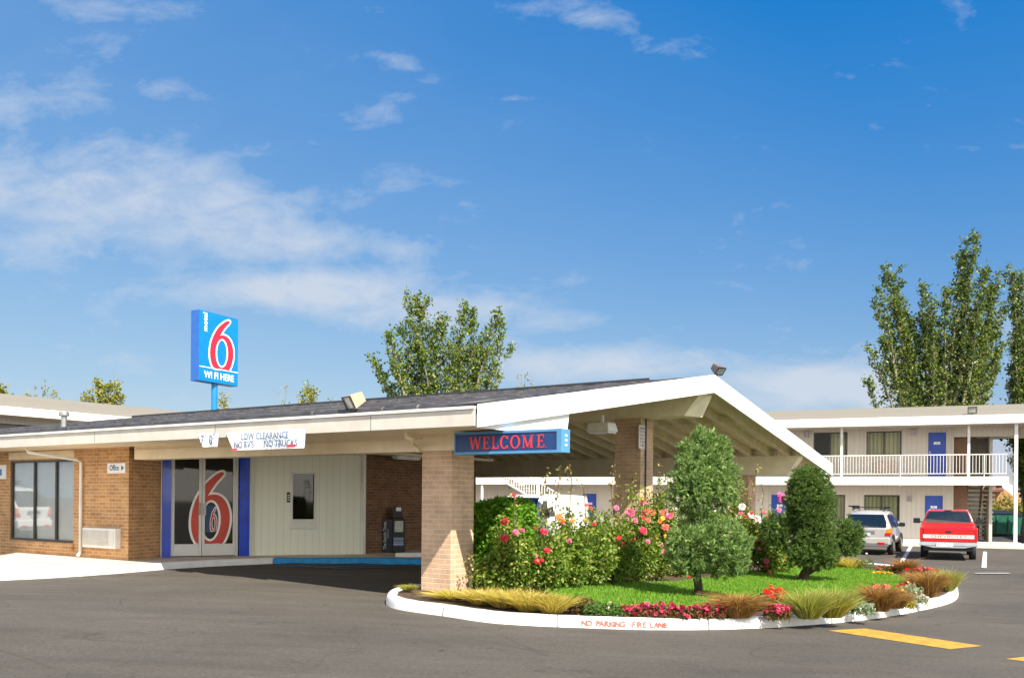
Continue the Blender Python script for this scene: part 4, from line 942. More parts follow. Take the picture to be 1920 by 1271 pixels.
for i, (a, b_, c, d) in enumerate(wins):
    f = .05; mb = MB(); mb.box(a, a+f, .01, .09, c, d); mb.box(b_-f, b_, .01, .09, c, d); mb.box(a+f, b_-f, .012, .088, c, c+f); mb.box(a+f, b_-f, .012, .088, d-f, d)
    mid = (a+b_)/2; mb.box(mid-.03, mid+.03, .012, .088, c+f, d-f); w = mb.build('window', M_dkframe, gb)
    mb = MB(); mb.quad((a+f, .05, c+f), (b_-f, .05, c+f), (b_-f, .05, d-f), (a+f, .05, d-f)); mb.build('pane', glassmat('guest_glass', (.80,.82,.74), .95) if i == 0 else bpy.data.materials['guest_glass'], w)
    lo = a+f if i not in (3,) else mid; hi = b_-f
    mb = MB(); x = lo; k = 0
    while x < hi-.05: y_ = .16+.03*(k % 2); mb.quad((x, .16+.04*(k % 2), c), (x+.075, .16+.04*((k+1) % 2), c), (x+.075, .16+.04*((k+1) % 2), d), (x, .16+.04*(k % 2), d)); x += .075; k += 1
    mb.build('curtain', M_curtain, w)
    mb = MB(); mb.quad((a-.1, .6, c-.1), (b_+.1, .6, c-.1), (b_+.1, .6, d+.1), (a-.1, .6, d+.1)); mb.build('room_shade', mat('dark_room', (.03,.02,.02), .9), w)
for (a, b_, c, d) in doors:
    mb = MB(); mb.box(a+.06, b_-.06, .05, .10, c+.01, d-.05); dd = mb.build('door', M_doorblue, gb, .006)
    mb = MB(); mb.box(a, a+.06, .0-.02, .11, c, d); mb.box(b_-.06, b_, -.02, .11, c, d); mb.box(a+.06, b_-.06, -.018, .108, d-.05, d); mb.build('frame', M_gsiding, dd)
    m_ = (a+b_)/2; mb = MB(); mb.box(m_-.13, m_+.13, .03, .048, c+1.45, c+1.56); mb.build('number_plate', M_signwhite, dd)
    tm = MB(); text_mb(tm, '201' if c > 1 else '101', .09, T(m_, .027, c+1.505), sx=1); tm.build('number', mat('plate_ink', (.2,.2,.25), .5), dd)
    mb = MB(); mb.tube([(a+.13, .05, c+.95), (a+.13, -.01, c+.95), (a+.24, -.01, c+.95)], .018, 6); mb.box(a+.10, a+.16, .04, .049, c+1.05, c+1.15); mb.build('handle', M_steel, dd)
for (px, z_) in ((1711, Z2+1.85), (1706, 1.72), (1512, Z2+1.85)):
    x = bx(px); mb = MB(); mb.hexa([(x-.07,-.12,z_),(x+.07,-.12,z_),(x+.09,-.001,z_),(x-.09,-.001,z_),(x-.09,-.15,z_+.26),(x+.09,-.15,z_+.26),(x+.09,-.001,z_+.26),(x-.09,-.001,z_+.26)]); mb.build('wall_light', M_steel, gb)
for px0_, px1_ in ((1638, 1684), (1560, 1575)):
    a, b_ = bx(px0_), bx(px1_); mb = MB(); mb.box(a, b_, -.1, -.001, Z2+.22, Z2+.68); o = mb.build('air_conditioner_grille', mat('tan_grille', (.50,.40,.33), .6), gb)
# balcony slab, walkway, roof
YS = -1.35
mb = MB(); mb.box(XL, XE, YS, .0-.003, Z2-.12, Z2-.01); mb.box(XR+.003, XE, .0, 7.4, Z2-.12, Z2-.01); mb.build('balcony_floor', M_conc, gb)
mb = MB(); mb.box(XL, XE+.03, YS-.05, YS-.002, Z2-.38, Z2-.02); mb.box(XE+.001, XE+.04, YS, 7.4, Z2-.38, Z2-.02); mb.build('balcony_fascia', M_slab, gb, .005)
mb = MB(); mb.box(XL, XE, YS, 7.4, Z2-.30, Z2-.125); mb.build('balcony_soffit', M_gsiding, gb)
mb = MB(); mb.box(XL, XE+.6, YS-.65, -.003, -.40, -.045); mb.box(XR+.003, XE+.4, -.001, 8, -.40, -.045); mb.box(bx(1590), bx(1730), -.12, -.004, -.04, .03)
mb.build('ground_walkway', mat('walkway_concrete', (.62,.57,.50), .85, var=.05, dirt=.2), gb, .02)
yr = 5.0; XRR = bx(1905, -1.6)+7
rz_ = lambda y: 5.36+.155*(y+1.75) if y < yr else 5.36+.155*(2*yr+1.75-y)
mb = MB()
for ya, yb in ((-1.75, yr), (yr, 2*yr+1.75)):
    mb.hexa([(XL-.5,ya,rz_(ya)-.12),(XRR,ya,rz_(ya)-.12),(XRR,yb,rz_(yb)-.12),(XL-.5,yb,rz_(yb)-.12),(XL-.5,ya,rz_(ya)),(XRR,ya,rz_(ya)),(XRR,yb,rz_(yb)),(XL-.5,yb,rz_(yb))])
grf = mb.build('roof', M_roofgrey, gb)
mb = MB(); mb.box(XL-.5, XRR, -1.82, -1.753, 4.98, 5.345); mb.build('fascia', M_slab, grf, .004)
mb = MB(); mb.box(XL-.4, XRR-.1, -1.75, 9, 4.99, 5.03); mb.build('ceiling', M_gsiding, gb)
mb = MB(); mb.box(XR+.003, bx(1905, -1.2), -.10, .0, 4.55, 4.985); mb.box(x4-.6, XRR-.1, 1.3, 1.4, 4.55, 4.985); mb.build('header_beam', M_gsiding, gb)
for px in (1577.5, 1816):
    x = bx(px, YS+.02); mb = MB(); mb.box(x-.05, x+.05, YS+.0, YS+.10, Z2-.01, 4.985); mb.build('post', M_white, gb)
x = bx(1904, YS+.02); mb = MB(); mb.box(x-.065, x+.065, YS-.19, YS-.06, -.045, 4.985); mb.hexa([(x-.5,YS-.15,2.35),(x-.066,YS-.15,1.95),(x-.066,YS-.06,1.95),(x-.5,YS-.06,2.35),(x-.5,YS-.15,2.42),(x-.066,YS-.15,2.42),(x-.066,YS-.06,2.42),(x-.5,YS-.06,2.42)]); mb.build('post', M_white, gb)
for px in (905, 1010, 1270): 
    x = bx(px, YS+.1); mb = MB(); mb.box(x-.05, x+.05, YS+.0, YS+.10, -.045, Z2-.31); mb.build('post', M_white, gb)
# railing: top and bottom rails with pickets (one run)
mb = MB(); ra, rb = bx(1400, YS), x-.0
xe = bx(1903, YS); y_ = YS+.02
mb.box(ra, xe, y_-.02, y_+.02, Z2+.90, Z2+.94); mb.box(ra, xe, y_-.015, y_+.015, Z2+.10, Z2+.13)
x = ra; k = 0
while x < xe:
    mb.box(x-.009, x+.009, y_-.009, y_+.009, Z2+.131, Z2+.899)
    if k % 26 == 0: mb.box(x+.04, x+.07, y_-.04, y_-.018, Z2-.45, Z2+.93)
    x += .125; k += 1
mb.build('railing', M_white, gb)
# open stairs in the breezeway
sxa, sxb = XR+.62, XR+1.75
for q in range(14):
    z_ = .05+q*.195; y_ = 3.2-q*.17; mb = MB(); mb.box(sxa, sxb, y_, y_+.29, z_, z_+.075); mb.build('stair_tread', mat('pale_tread', (.72,.66,.55), .8), gb)
mb = MB()
for xx in (sxa-.06, (sxa+sxb)/2-.04, ): mb.hexa([(xx,3.6,-.1),(xx+.08,3.6,-.1),(xx+.08,.9,2.55),(xx,.9,2.55),(xx,3.6,.14),(xx+.08,3.6,.14),(xx+.08,.9,2.78),(xx,.9,2.78)])
mb.build('stair_stringer', mat('stair_steel', (.12,.09,.07), .6), gb)
# outside stair seen under the carport, with its picket rail
sx0, sx1 = bx(942, -2.3), bx(1062, -2.3)
zs0, zs1 = Z2-.1, bz(1062, 935, -2.3); n = 13; zs1 = .9
for q in range(n):
    f = q/(n-1); x = sx0+(sx1-sx0)*f; z_ = zs0+(zs1-zs0)*f; mb = MB(); mb.box(x, x+(sx1-sx0)/n*1.15, -2.4, -1.42, z_-.06, z_); mb.build('stair_tread', mat('stair_concrete', (.42,.38,.33), .8), gb)
mb = MB()
for q in range(26):
    f = q/25; x = sx0+(sx1-sx0)*f; z_ = zs0+(zs1-zs0)*f; mb.box(x-.018, x+.018, -2.44, -2.41, z_-.1, z_+.85)
mb.tube([(sx0, -2.425, zs0+.85), (sx1, -2.425, zs1+.85)], .028, 6); mb.tube([(sx0, -2.425, zs0-.1), (sx1, -2.425, zs1-.1)], .05, 6)
mb.build('stair_rail', M_white, gb)
floodlight('floodlight', 'small floodlight on the shingled eave of the guest block', BF.M @ Vector((bx(1823, -1.5, 770), -1.45, 5.40)), BF.a, R(15), .95, M_beige, base=.05)

# ============================================================ LEFT GUEST WING behind the office
WF = Frame(OL(-31, 2, 0), OF.a+R(90))
gw = thing('guest_wing', 'upper storey of a white guest wing showing over the office roof at far left', 'building', WF.o, WF.a)
mb = MB(); mb.wall(0, 42, 0, 5.1, [(1.0, 3.9, 3.3, 4.7), (6.2, 9.1, 3.3, 4.7)], 0, .12); mb.quad((0, 9, 0), (0, 0, 0), (0, 0, 5.1), (0, 9, 5.1)); mb.quad((42, 0, 0), (42, 9, 0), (42, 9, 5.1), (42, 0, 5.1)); mb.quad((42, 9, 0), (0, 9, 0), (0, 9, 5.1), (42, 9, 5.1)); mb.build('wall', M_gsiding, gw)
for a, b_ in ((1.0, 3.9), (6.2, 9.1)):
    mb = MB(); mb.box(a, b_, .05, .1, 3.3, 3.36); mb.box(a, b_, .05, .1, 4.64, 4.7); mb.box(a, a+.06, .05, .1, 3.36, 4.64); mb.box(b_-.06, b_, .05, .1, 3.36, 4.64); mb.quad((a, .08, 3.3), (b_, .08, 3.3), (b_, .08, 4.7), (a, .08, 4.7), 1); mb.build('window', [M_dkframe, M_glassdk], gw)
mb = MB()
for (ya, za), (yb, zb) in (((-1.4, 5.32), (4.5, 6.45)), ((4.5, 6.45), (10.4, 5.32))):
    mb.hexa([(-1,ya,za-.15),(43,ya,za-.15),(43,yb,zb-.15),(-1,yb,zb-.15),(-1,ya,za),(43,ya,za),(43,yb,zb),(-1,yb,zb)])
wr = mb.build('roof', M_roofgrey, gw); mb = MB(); mb.box(-1, 43, -1.47, -1.403, 4.95, 5.30); mb.build('fascia', M_slab, wr, .004)
mb = MB(); mb.box(-.9, 42.9, -1.4, .0, 4.96, 5.0); mb.build('soffit', M_cream, gw)
# vent on the office roof
vp = OF.on(120, 790, 2.2); mb = MB(); p = OF.M @ Vector((vp.x, 2.2, zt(2.2)))
vt = thing('roof_vent', 'galvanised vent pipe with cap on the dark office roof', 'vent', p, OF.a)
s_ = (p.y)/F_PX; hv = 28*s_; mb.tube([(0, 0, -.1), (0, 0, hv*.72)], 5.0*s_, 12); mb.build('flue', M_steel, vt); mb = MB(); mb.tube([(0, 0, hv*.72), (0, 0, hv*.80), (0, 0, hv)], [9*s_, 9.5*s_, 8*s_], 12); mb.build('cap', M_steel, vt)

# ============================================================ VEHICLES
M_tyre = mat('tyre_rubber', (.018,.018,.018), .8); M_trim = mat('grey_trim', (.16,.165,.17), .5); M_lred = mat('tail_light_red', (.55,.01,.01), .15, coat=1); M_lamber = mat('amber_lens', (.85,.28,.02), .15, coat=1)
M_vglass = mat('vehicle_glass', (.008,.012,.014), .03, spec=.9, coat=.5); M_plate = mat('number_plate_white', (.6,.62,.66), .4, var=.15, scale=20)
def car(name, label, cat, loc, rz, secs, paint, glassfn, wheels, s_=1.0, group=None):
    """secs: (y, z0, wlow, zbelt, wbelt, ztop, wtop) half widths, back (y=0) to front"""
    t = thing(name, label, cat, loc, rz, group); t.scale = (s_, s_, s_); mb = MB(); rings = []
    for (y, z0, wl, zb, wb, zt_, wt) in secs:
        half = [(0, z0), (wl*.85, z0), (wl, z0+.10), (wb, zb-.18), (wb*.985, zb), (wt+(wb-wt)*.06, zt_-.07 if zt_-zb > .2 else zt_-.01), (wt*.86, zt_), (0, zt_+.012)]
        ring = [(x, y, z) for x, z in half]+[(-x, y, z) for x, z in reversed(half[1:-1])]; rings.append(ring)
    k = len(rings[0]); vs = [p for r_ in rings for p in r_]; fs = [(i*k+j, i*k+(j+1) % k, (i+1)*k+(j+1) % k, (i+1)*k+j) for i in range(len(rings)-1) for j in range(k)]
    mb.add(vs, fs, smooth=True); mb.add(rings[0], [tuple(range(k))]); mb.add(rings[-1], [tuple(reversed(range(k)))])
    body = mb.build('body', paint, t, .025)
    es = body.modifiers.new('es', 'EDGE_SPLIT'); es.split_angle = R(35)
    glassfn(t, body)
    for (wy, wx, rad) in wheels:
        for sd_ in (-1, 1):
            mb = MB(); mb.tube([(sd_*(wx-.11), wy, rad), (sd_*(wx-.10), wy, rad), (sd_*(wx+.09), wy, rad), (sd_*(wx+.10), wy, rad)], [rad*.93, rad, rad, rad*.93], 24); w = mb.build('wheel', M_tyre, t)
            mb = MB(); mb.tube([(sd_*(wx+.095), wy, rad), (sd_*(wx+.106), wy, rad)], [rad*.62, rad*.55], 16); mb.build('rim', M_steel, w)
            mb = MB(); n = 12; pts = [(sd_*(wx+.075), wy+math.cos(math.pi*i/n)*(rad+.07), rad+math.sin(math.pi*i/n)*(rad+.07)) for i in range(n+1)]; mb.tube(pts, .035, 5); mb.build('wheel_arch', M_black, body)
    return t, body
# --- red pickup
M_redpaint = mat('red_car_paint', (.50,.004,.007), .25, var=.04, coat=.8)
def patch(pts, m, par, name, off_=.0):
    mb = MB(); mb.add(pts, [tuple(range(len(pts)))]); return mb.build(name, m, par)
tp = G3(1778, 1050, -.2); TK = 25
def pickup_details(t, body): pass
tk = thing('pickup_truck', 'red pickup truck seen from behind with lettered white band on its tailgate', 'pickup truck', (tp.x, tp.y, gz(tp.x, tp.y)), R(-TK))
mb = MB(); W2 = .855
mb.hexa([(-W2+.03,.02,.52),(W2-.03,.02,.52),(W2-.03,2.05,.50),(-W2+.03,2.05,.50),(-W2,.02,1.06),(W2,.02,1.06),(W2,2.05,1.08),(-W2,2.05,1.08)])
mb.build('bed', M_redpaint, tk, .03)
mb = MB()   # cab with sloping rear and sides, bonnet ahead
def ringc(y, zb, zt_, wt): return [(-W2+.01,y,.5),(W2-.01,y,.5),(W2+.005,y,zb-.25),(W2-.02,y,zb),(wt,y,zt_-.06),(wt*.9,y,zt_),(-wt*.9,y,zt_),(-wt,y,zt_-.06),(-W2+.02,y,zb),(-W2-.005,y,zb-.25)]
rr = [ringc(2.08, 1.10, 1.16, W2-.05), ringc(2.09, 1.11, 1.30, W2-.09), ringc(2.22, 1.12, 1.60, .66), ringc(2.6, 1.10, 1.635, .67), ringc(3.2, 1.08, 1.61, .67), ringc(3.85, 1.05, 1.10, W2-.06), ringc(4.7, .98, 1.03, W2-.06), ringc(4.85, .80, .82, W2-.1)]
k = 10; vs = [p for q in rr for p in q]; fs = [(i*k+j, i*k+(j+1) % k, (i+1)*k+(j+1) % k, (i+1)*k+j) for i in range(len(rr)-1) for j in range(k)]
mb.add(vs, fs); mb.add(rr[0], [tuple(range(k))]); mb.add(rr[-1], [tuple(reversed(range(k)))]); cab = mb.build('cab', M_redpaint, tk, .02)
mb = MB(); mb.add([(-.70,2.055,1.20),(.70,2.055,1.20),(.71,2.068,1.30),(.60,2.175,1.565),(-.60,2.175,1.565),(-.71,2.068,1.30)], [(0,1,2,3,4,5)]); mb.build('rear_window', M_vglass, cab)
mb = MB(); mb.box(-.10, .10, 2.17, 2.24, 1.575, 1.615); mb.build('stop_light', M_black, cab)
mb = MB(); mb.box(-W2+.10, W2-.10, -.03, .015, .60, 1.045); tg = mb.build('tailgate', M_redpaint, tk, .02)
mb = MB(); mb.box(-W2+.10, W2-.105, -.036, -.031, .71, .83); mb.build('band', mat('tailgate_band', (.62,.58,.54), .4), tg)
tm = MB(); text_mb(tm, 'CHEVROLET', .115, T(0, -.038, .77), sx=1.55, spacing=1.12); tm.build('lettering', mat('tailgate_ink', (.16,.15,.16), .4), tg)
mb = MB(); mb.box(-.08, .08, -.045, -.031, .90, .95); mb.build('handle', M_black, tg)
mb = MB(); mb.box(-W2+.04, W2-.04, .0, .1, .995, 1.02); 
for sd_ in (-1, 1):
    mb = MB(); mb.box(*sorted((sd_*(W2-.005), sd_*(W2-.09))), -.02, .018, .62, 1.0); mb.build('tail_light', M_lred if sd_ < 0 else M_lred, tk, .01)
mb = MB(); mb.hexa([(-W2,-.20,.47),(W2,-.20,.47),(W2,.0,.47),(-W2,.0,.47),(-W2,-.18,.59),(W2,-.18,.59),(W2,.0,.595),(-W2,.0,.595)]); mb.hexa([(-.45,-.21,.40),(.45,-.21,.40),(.5,-.02,.40),(-.5,-.02,.40),(-W2+.1,-.205,.468),(W2-.1,-.205,.468),(W2-.1,-.02,.468),(-W2+.1,-.02,.468)]); bp_ = mb.build('bumper', mat('grey_chrome', (.42,.43,.45), .3, .6), tk, .015)
mb = MB(); mb.box(-.36, .14, -.218, -.212, .44, .575); mb.build('number_plate', M_plate, bp_)
mb = MB(); mb.box(-W2+.12, W2-.12, .1, 4.5, .30, .5); mb.build('chassis', M_black, tk)
for sd_ in (-1, 1):
    mb = MB(); mb.tube([(sd_*(W2-.05), 3.3, 1.16), (sd_*(W2+.1), 3.28, 1.2)], .02, 6); mb.box(*sorted((sd_*(W2+.05), sd_*(W2+.27))), 3.2, 3.3, 1.13, 1.31); mb.build('mirror', M_black, cab, .02)
    for wy in (1.05, 4.0):
        mb = MB(); mb.tube([(sd_*(W2-.23), wy, .34), (sd_*(W2-.22), wy, .34), (sd_*(W2-.03), wy, .34), (sd_*(W2-.02), wy, .34)], [.31, .34, .34, .31], 24); w = mb.build('wheel', M_tyre, tk)
        mb = MB(); mb.tube([(sd_*(W2-.025), wy, .34), (sd_*(W2-.012), wy, .34)], [.21, .19], 16); mb.build('rim', M_steel, w)
# --- silver/white sport utility car
M_silver = mat('silver_white_paint', (.50,.48,.45), .25, .2, var=.02, coat=.8)
def suv(name, label, loc, rz, s_, paint, group=None):
    secs = [(0.0,.48,.76,.95,.83,.98,.80),(.03,.36,.80,1.0,.86,1.06,.80),(.30,.34,.82,1.02,.88,1.56,.62),(.50,.34,.82,1.02,.88,1.64,.63),(1.4,.32,.82,1.0,.89,1.69,.65),(2.4,.32,.82,.98,.89,1.66,.65),(3.25,.32,.82,.97,.88,1.05,.74),(4.25,.34,.78,.85,.82,.90,.66),(4.45,.42,.7,.7,.72,.74,.55)]
    def g(t, body):
        mb = MB(); mb.add([(-.72,.045,1.06),(.72,.045,1.06),(.735,.10,1.22),(.60,.285,1.54),(-.60,.285,1.54),(-.735,.10,1.22)], [(0,1,2,3,4,5)]); mb.v = [Vector((v.x, v.y-.035, v.z)) for v in mb.v]; mb.build('rear_window', M_vglass, body)
        for sd_ in (-1, 1):
            mb = MB()
            for ya, yb in ((.52, 1.25), (1.32, 2.05), (2.12, 3.0)):
                tb = 1.0 if yb < 3 else .25; e = .012
                mb.quad((sd_*(.872+e), ya, 1.06), (sd_*(.872+e), yb, 1.06), (sd_*((.685 if yb < 3 else .80)+e), yb-(.0 if yb < 3 else .1), 1.54 if yb < 3 else 1.2), (sd_*(.685+e), ya+.05, 1.54))
            mb.build('side_window', M_vglass, body)
            mb = MB(); mb.hexa([(sd_*.70,-.012,.80),(sd_*.87,-.008,.80),(sd_*.895,.25,.85),(sd_*.70,.2,.80),(sd_*.74,-.012,1.0),(sd_*.86,-.012,1.03),(sd_*.89,.22,1.05),(sd_*.70,.2,1.0)]); tl = mb.build('tail_light', M_lamber, t, .015)
            mb = MB(); mb.hexa([(sd_*.67,-.018,.74),(sd_*.875,-.010,.74),(sd_*.90,.22,.78),(sd_*.70,.2,.74),(sd_*.69,-.018,.86),(sd_*.88,-.012,.86),(sd_*.90,.24,.90),(sd_*.70,.2,.86)]); mb.build('red_lens', M_lred, tl, .01)
            mb = MB(); mb.box(*sorted((sd_*.42, sd_*.68)), -.075, -.05, .40, .50); mb.build('reflector', M_lred, t, .01)
            mb = MB(); mb.tube([(sd_*.56, .6, 1.67), (sd_*.58, .75, 1.74), (sd_*.58, 2.3, 1.75), (sd_*.56, 2.45, 1.69)], .022, 6); mb.build('roof_rail', M_black, t)
            mb = MB(); mb.box(*sorted((sd_*.86, sd_*1.08)), 2.85, 2.98, 1.04, 1.20); mb.build('mirror', M_black, t, .03)
        for y in (.95, 1.9):
            mb = MB(); mb.tube([(-.66, y, 1.80), (.66, y, 1.80)], .018, 6); mb.box(-.62, -.52, y-.05, y+.05, 1.74, 1.83); mb.box(.52, .62, y-.05, y+.05, 1.74, 1.83); mb.box(-.78, -.5, y-.03, y+.03, 1.82, 1.87); mb.build('crossbar', M_black, t)
        mb = MB(); mb.hexa([(-.84,-.06,.40),(.84,-.06,.40),(.88,.3,.40),(-.88,.3,.40),(-.86,-.05,.66),(.86,-.05,.66),(.90,.3,.66),(-.90,.3,.66)]); bpx = mb.build('bumper', paint, t, .03)
        mb = MB(); mb.box(-.80, .80, -.07, .2, .33, .47); mb.build('bumper_skirt', M_trim, t, .02)
        mb = MB(); mb.box(-.32, .32, -.012, .02, .80, .93); mb.build('plate_recess', M_trim, body, .01)
        mb = MB(); mb.box(-.25, .17, -.022, -.013, .72, .85); mb.build('number_plate', M_plate, body)
        mb = MB(); mb.box(-.06, .06, -.0, .03, 1.045, 1.075); mb.build('badge', M_steel, body)
    return car(name, label, 'car', loc, rz, secs, paint, g, ((.85, .80, .345), (3.45, .80, .345)), s_, group)
sp_ = G3(1623, 1040, -.2); suv('parked_car', 'silver estate car with black roof bars parked left of the red pickup', (sp_.x, sp_.y, gz(sp_.x, sp_.y)), R(-29), .93, M_silver)
# --- white cargo van behind the hedge, nose towards the viewer's left
M_vanwhite = mat('van_white_paint', (.80,.80,.80), .3, var=.01, coat=.5)
vpos = at(1000, 936, 36.0); vz = gz(vpos.x, vpos.y)
vsec = [(0,.40,.92,1.15,.94,1.92,.80),(.08,.34,.95,1.16,.97,2.02,.84),(1.5,.32,.96,1.16,.98,2.06,.86),(3.5,.32,.96,1.16,.98,2.04,.86),(3.95,.32,.96,1.16,.98,1.98,.82),(4.6,.32,.95,1.14,.96,1.30,.86),(5.2,.34,.92,1.02,.93,1.10,.80),(5.35,.42,.84,.85,.86,.90,.72)]
def vg(t, body):
    mb = MB(); mb.add([(-.80,4.53,1.37),(.80,4.53,1.37),(.74,4.02,1.90),(-.74,4.02,1.90)], [(0,1,2,3)]); mb.v = [Vector((v.x, v.y+.05, v.z+.03)) for v in mb.v]; mb.build('windscreen', M_vglass, body)
    for sd_ in (-1, 1):
        mb = MB(); e = .012; mb.add([(sd_*(.965+e),3.25,1.22),(sd_*(.965+e),4.45,1.22),(sd_*(.86+e),4.02,1.80),(sd_*(.86+e),3.3,1.84)], [(0,1,2,3)]); mb.build('side_window', M_vglass, body)
        mb = MB(); mb.tube([(sd_*.95, 4.25, 1.22), (sd_*1.12, 4.25, 1.3)], .02, 6); mb.box(*sorted((sd_*1.05, sd_*1.27)), 4.22, 4.30, 1.15, 1.46); mb.build('mirror', M_trim, body, .03)
        mb = MB(); mb.box(*sorted((sd_*.5, sd_*.84)), 5.34, 5.40, .72, .92); mb.build('headlight', M_lens, t, .02)
    mb = MB(); mb.box(-.48, .48, 5.34, 5.40, .70, .92); mb.build('grille', M_black, t, .01); mb = MB(); mb.box(-.92, .92, 5.25, 5.48, .42, .62); mb.build('bumper', M_trim, t, .03)
vA = R(150); c_ = Vector((-math.sin(vA), math.cos(vA), 0))
car('cargo_van', 'white cargo van parked behind the clipped hedge and roses', 'van', (vpos.x-c_.x*3.2, vpos.y-c_.y*3.2, vz), vA, vsec, M_vanwhite, vg, ((1.0, .86, .36), (4.4, .86, .36)), 1.0)

# ============================================================ BEYOND THE GUEST BLOCK (seen through the breezeway)
M_tan = mat('tan_render', (.50,.28,.12), .8); 
p = at(1880, 900, 62); hb = thing('neighbour_house', 'tan house with red roof seen through the breezeway', 'building', (p.x, p.y, -.3), R(-23))
mb = MB(); mb.wall(-9, 8, 0, 2.9, [(-2.6, -.6, 1.0, 2.1)], 0, .2); mb.quad((-9, 6, 0), (-9, 0, 0), (-9, 0, 2.9), (-9, 6, 2.9)); mb.quad((8, 0, 0), (8, 6, 0), (8, 6, 2.9), (8, 0, 2.9)); mb.build('wall', M_tan, hb)
mb = MB(); mb.quad((-2.6, .12, 1.0), (-.6, .12, 1.0), (-.6, .12, 2.1), (-2.6, .12, 2.1)); mb.build('window', M_glassdk, hb)
mb = MB(); mb.hexa([(-9.5,-.7,2.75),(0,-.7,2.75),(0,3,3.3),(-9.5,3,3.3),(-9.5,-.7,2.9),(0,-.7,2.9),(0,3,3.5),(-9.5,3,3.5)]); mb.build('roof', mat('brown_tiles', (.22,.09,.06), .8), hb)
M_green = mat('green_skip_paint', (.02,.16,.10), .5, var=.1, dirt=.3)
for px_, lab_, sc_ in ((1868, 'green steel waste skip seen between the posts of the breezeway', 1.0), (1897, 'second green waste skip half hidden by the white end post', .9)):
    p = at(px_, 990, 53); t = thing('waste_skip', lab_, 'skip', (p.x, p.y, -.2), R(-23), 'green skips behind the guest block'); t.scale = (sc_,)*3
    mb = MB(); mb.hexa([(-.75,-.5,.12),(.75,-.5,.12),(.75,.5,.12),(-.75,.5,.12),(-.85,-.6,1.25),(.85,-.6,1.25),(.85,.6,1.4),(-.85,.6,1.4)]); mb.build('body', M_green, t, .02)
    mb = MB(); mb.hexa([(-.88,-.63,1.253),(.88,-.63,1.253),(.88,.63,1.41),(-.88,.63,1.41),(-.88,-.63,1.29),(.88,-.63,1.29),(.88,.63,1.46),(-.88,.63,1.46)]); mb.build('lid', M_black, t, .01)
    for x in (-.6, 0, .6): mb = MB(); mb.box(x-.04, x+.04, -.62, -.57, .2, 1.2); mb.build('rib', M_green, t)
# ============================================================ TREES
M_bark = mat('poplar_bark', (.28,.24,.18), .9, var=.2, scale=2, bump=.6, bscale=12)
M_pop = leafmat('poplar_leaves', [(.025,.055,.012),(.065,.12,.018),(.12,.19,.028),(.20,.26,.035),(.30,.33,.06)], trans=.35, rough=.45, spec=.5)
M_pop2 = leafmat('dark_poplar_leaves', [(.02,.045,.012),(.045,.085,.016),(.085,.14,.024),(.15,.20,.03),(.26,.29,.05)], trans=.35, rough=.45, spec=.45)
def poplar(name, label, basepx, D_, tips, seed, nleaf, lsize=.20, bare=(), spread=.36, group=None, leafm=None, vmin=None):
    """several steep limbs fork from a short trunk; leaves sit in clusters along the limbs"""
    rg = np.random.default_rng(seed); rr_ = random.Random(seed); b = at(basepx, 936, D_); b.z = -.3 if D_ > 30 else 0
    t = thing(name, label, 'tree', tuple(b), 0, group); mb = MB()
    fork = 2.6; mb.tube([(0, 0, -.2), (.05, 0, 1.2), (0, .05, fork+1)], [.42, .34, .30], 10)
    C_, D2, L_, W_ = [], [], [], []
    for k, tip in enumerate(tips):
        px, py = tip[:2]; wt = tip[2] if len(tip) > 2 else 1.0
        p = at(px, py, D_+rr_.uniform(-1.3, 1.3)); tx, ty, tz = p.x-b.x, p.y-b.y, p.z-b.z
        s0 = Vector((tx*.04, ty*.1, fork*(.75+.5*rr_.random()))); n = 12; pts = []
        for i in range(n+1):
            f = i/n; g = f**.72 if abs(tx) > 1 else f
            x = s0.x+(tx-s0.x)*(f**.62*.55+f*.45); y = s0.y+(ty-s0.y)*f; z = s0.z+(tz-s0.z)*f
            pts.append((x+.10*math.sin(k*2.1+i*.9), y+.10*math.cos(k*1.3+i*1.1), z))
        rad = [max(.012, .13*(1-i/n)**1.1+.012) for i in range(n+1)]; mb.tube(pts, rad, 6)
        # leaf clusters with side twigs
        P = np.array(pts); seglen = math.dist(pts[0], pts[-1]); ntw = int(seglen*10*wt)
        for _ in range(ntw):
            f = rr_.random()**.75; 
            if f < .12: continue
            i = f*n; i0 = min(int(i), n-1); q = P[i0]+(P[i0+1]-P[i0])*(i-i0)
            reach = (.30+spread*1.7*(1-f)**.7)*rr_.random()**.7+.12
            a = rr_.uniform(0, 2*math.pi); dr = np.array([math.cos(a), math.sin(a), rr_.uniform(.7, 1.7)]); e = q+dr/np.linalg.norm(dr)*reach*1.3
            if reach > .35: mb.tube([tuple(q), tuple(e)], [.022, .007], 3, caps=False)
            m = int(nleaf*rr_.uniform(.5, 1.4)); u = rg.random((m, 1))**.7; c = q+(e-q)*u+rg.normal(0, .06+.045*wt, (m, 3))
            C_.append(c); D2.append(rg.normal(0, 1, (m, 3))+np.array([0, 0, -.3])); L_.append(rg.uniform(.6, 1.15, m)*lsize); W_.append(rg.uniform(.5, .95, m)*lsize*.85)
    mb.build('trunk', M_bark, t)
    V, Fq = leaves(np.concatenate(C_), np.concatenate(D2), np.concatenate(L_), np.concatenate(W_), rg); np_mesh('crown', V, Fq, leafm or M_pop, t)
    return t
poplar('poplar_tree', 'broad poplar with many upright limbs rising behind the middle of the office roof', 832, 50, [(699,673,.8),(719,622,.35),(729,628),(752,614),(767,552),(781,564),(798,559,.6),(833,585,.7),(868,576),(890,587),(905,630,.8),(928,588),(945,606),(956,658,.4),(815,620),(845,640),(870,650),(740,660),(790,640),(905,660),(765,690),(710,700,.8)], 5, 15, .195, group='poplar trees behind the motel')
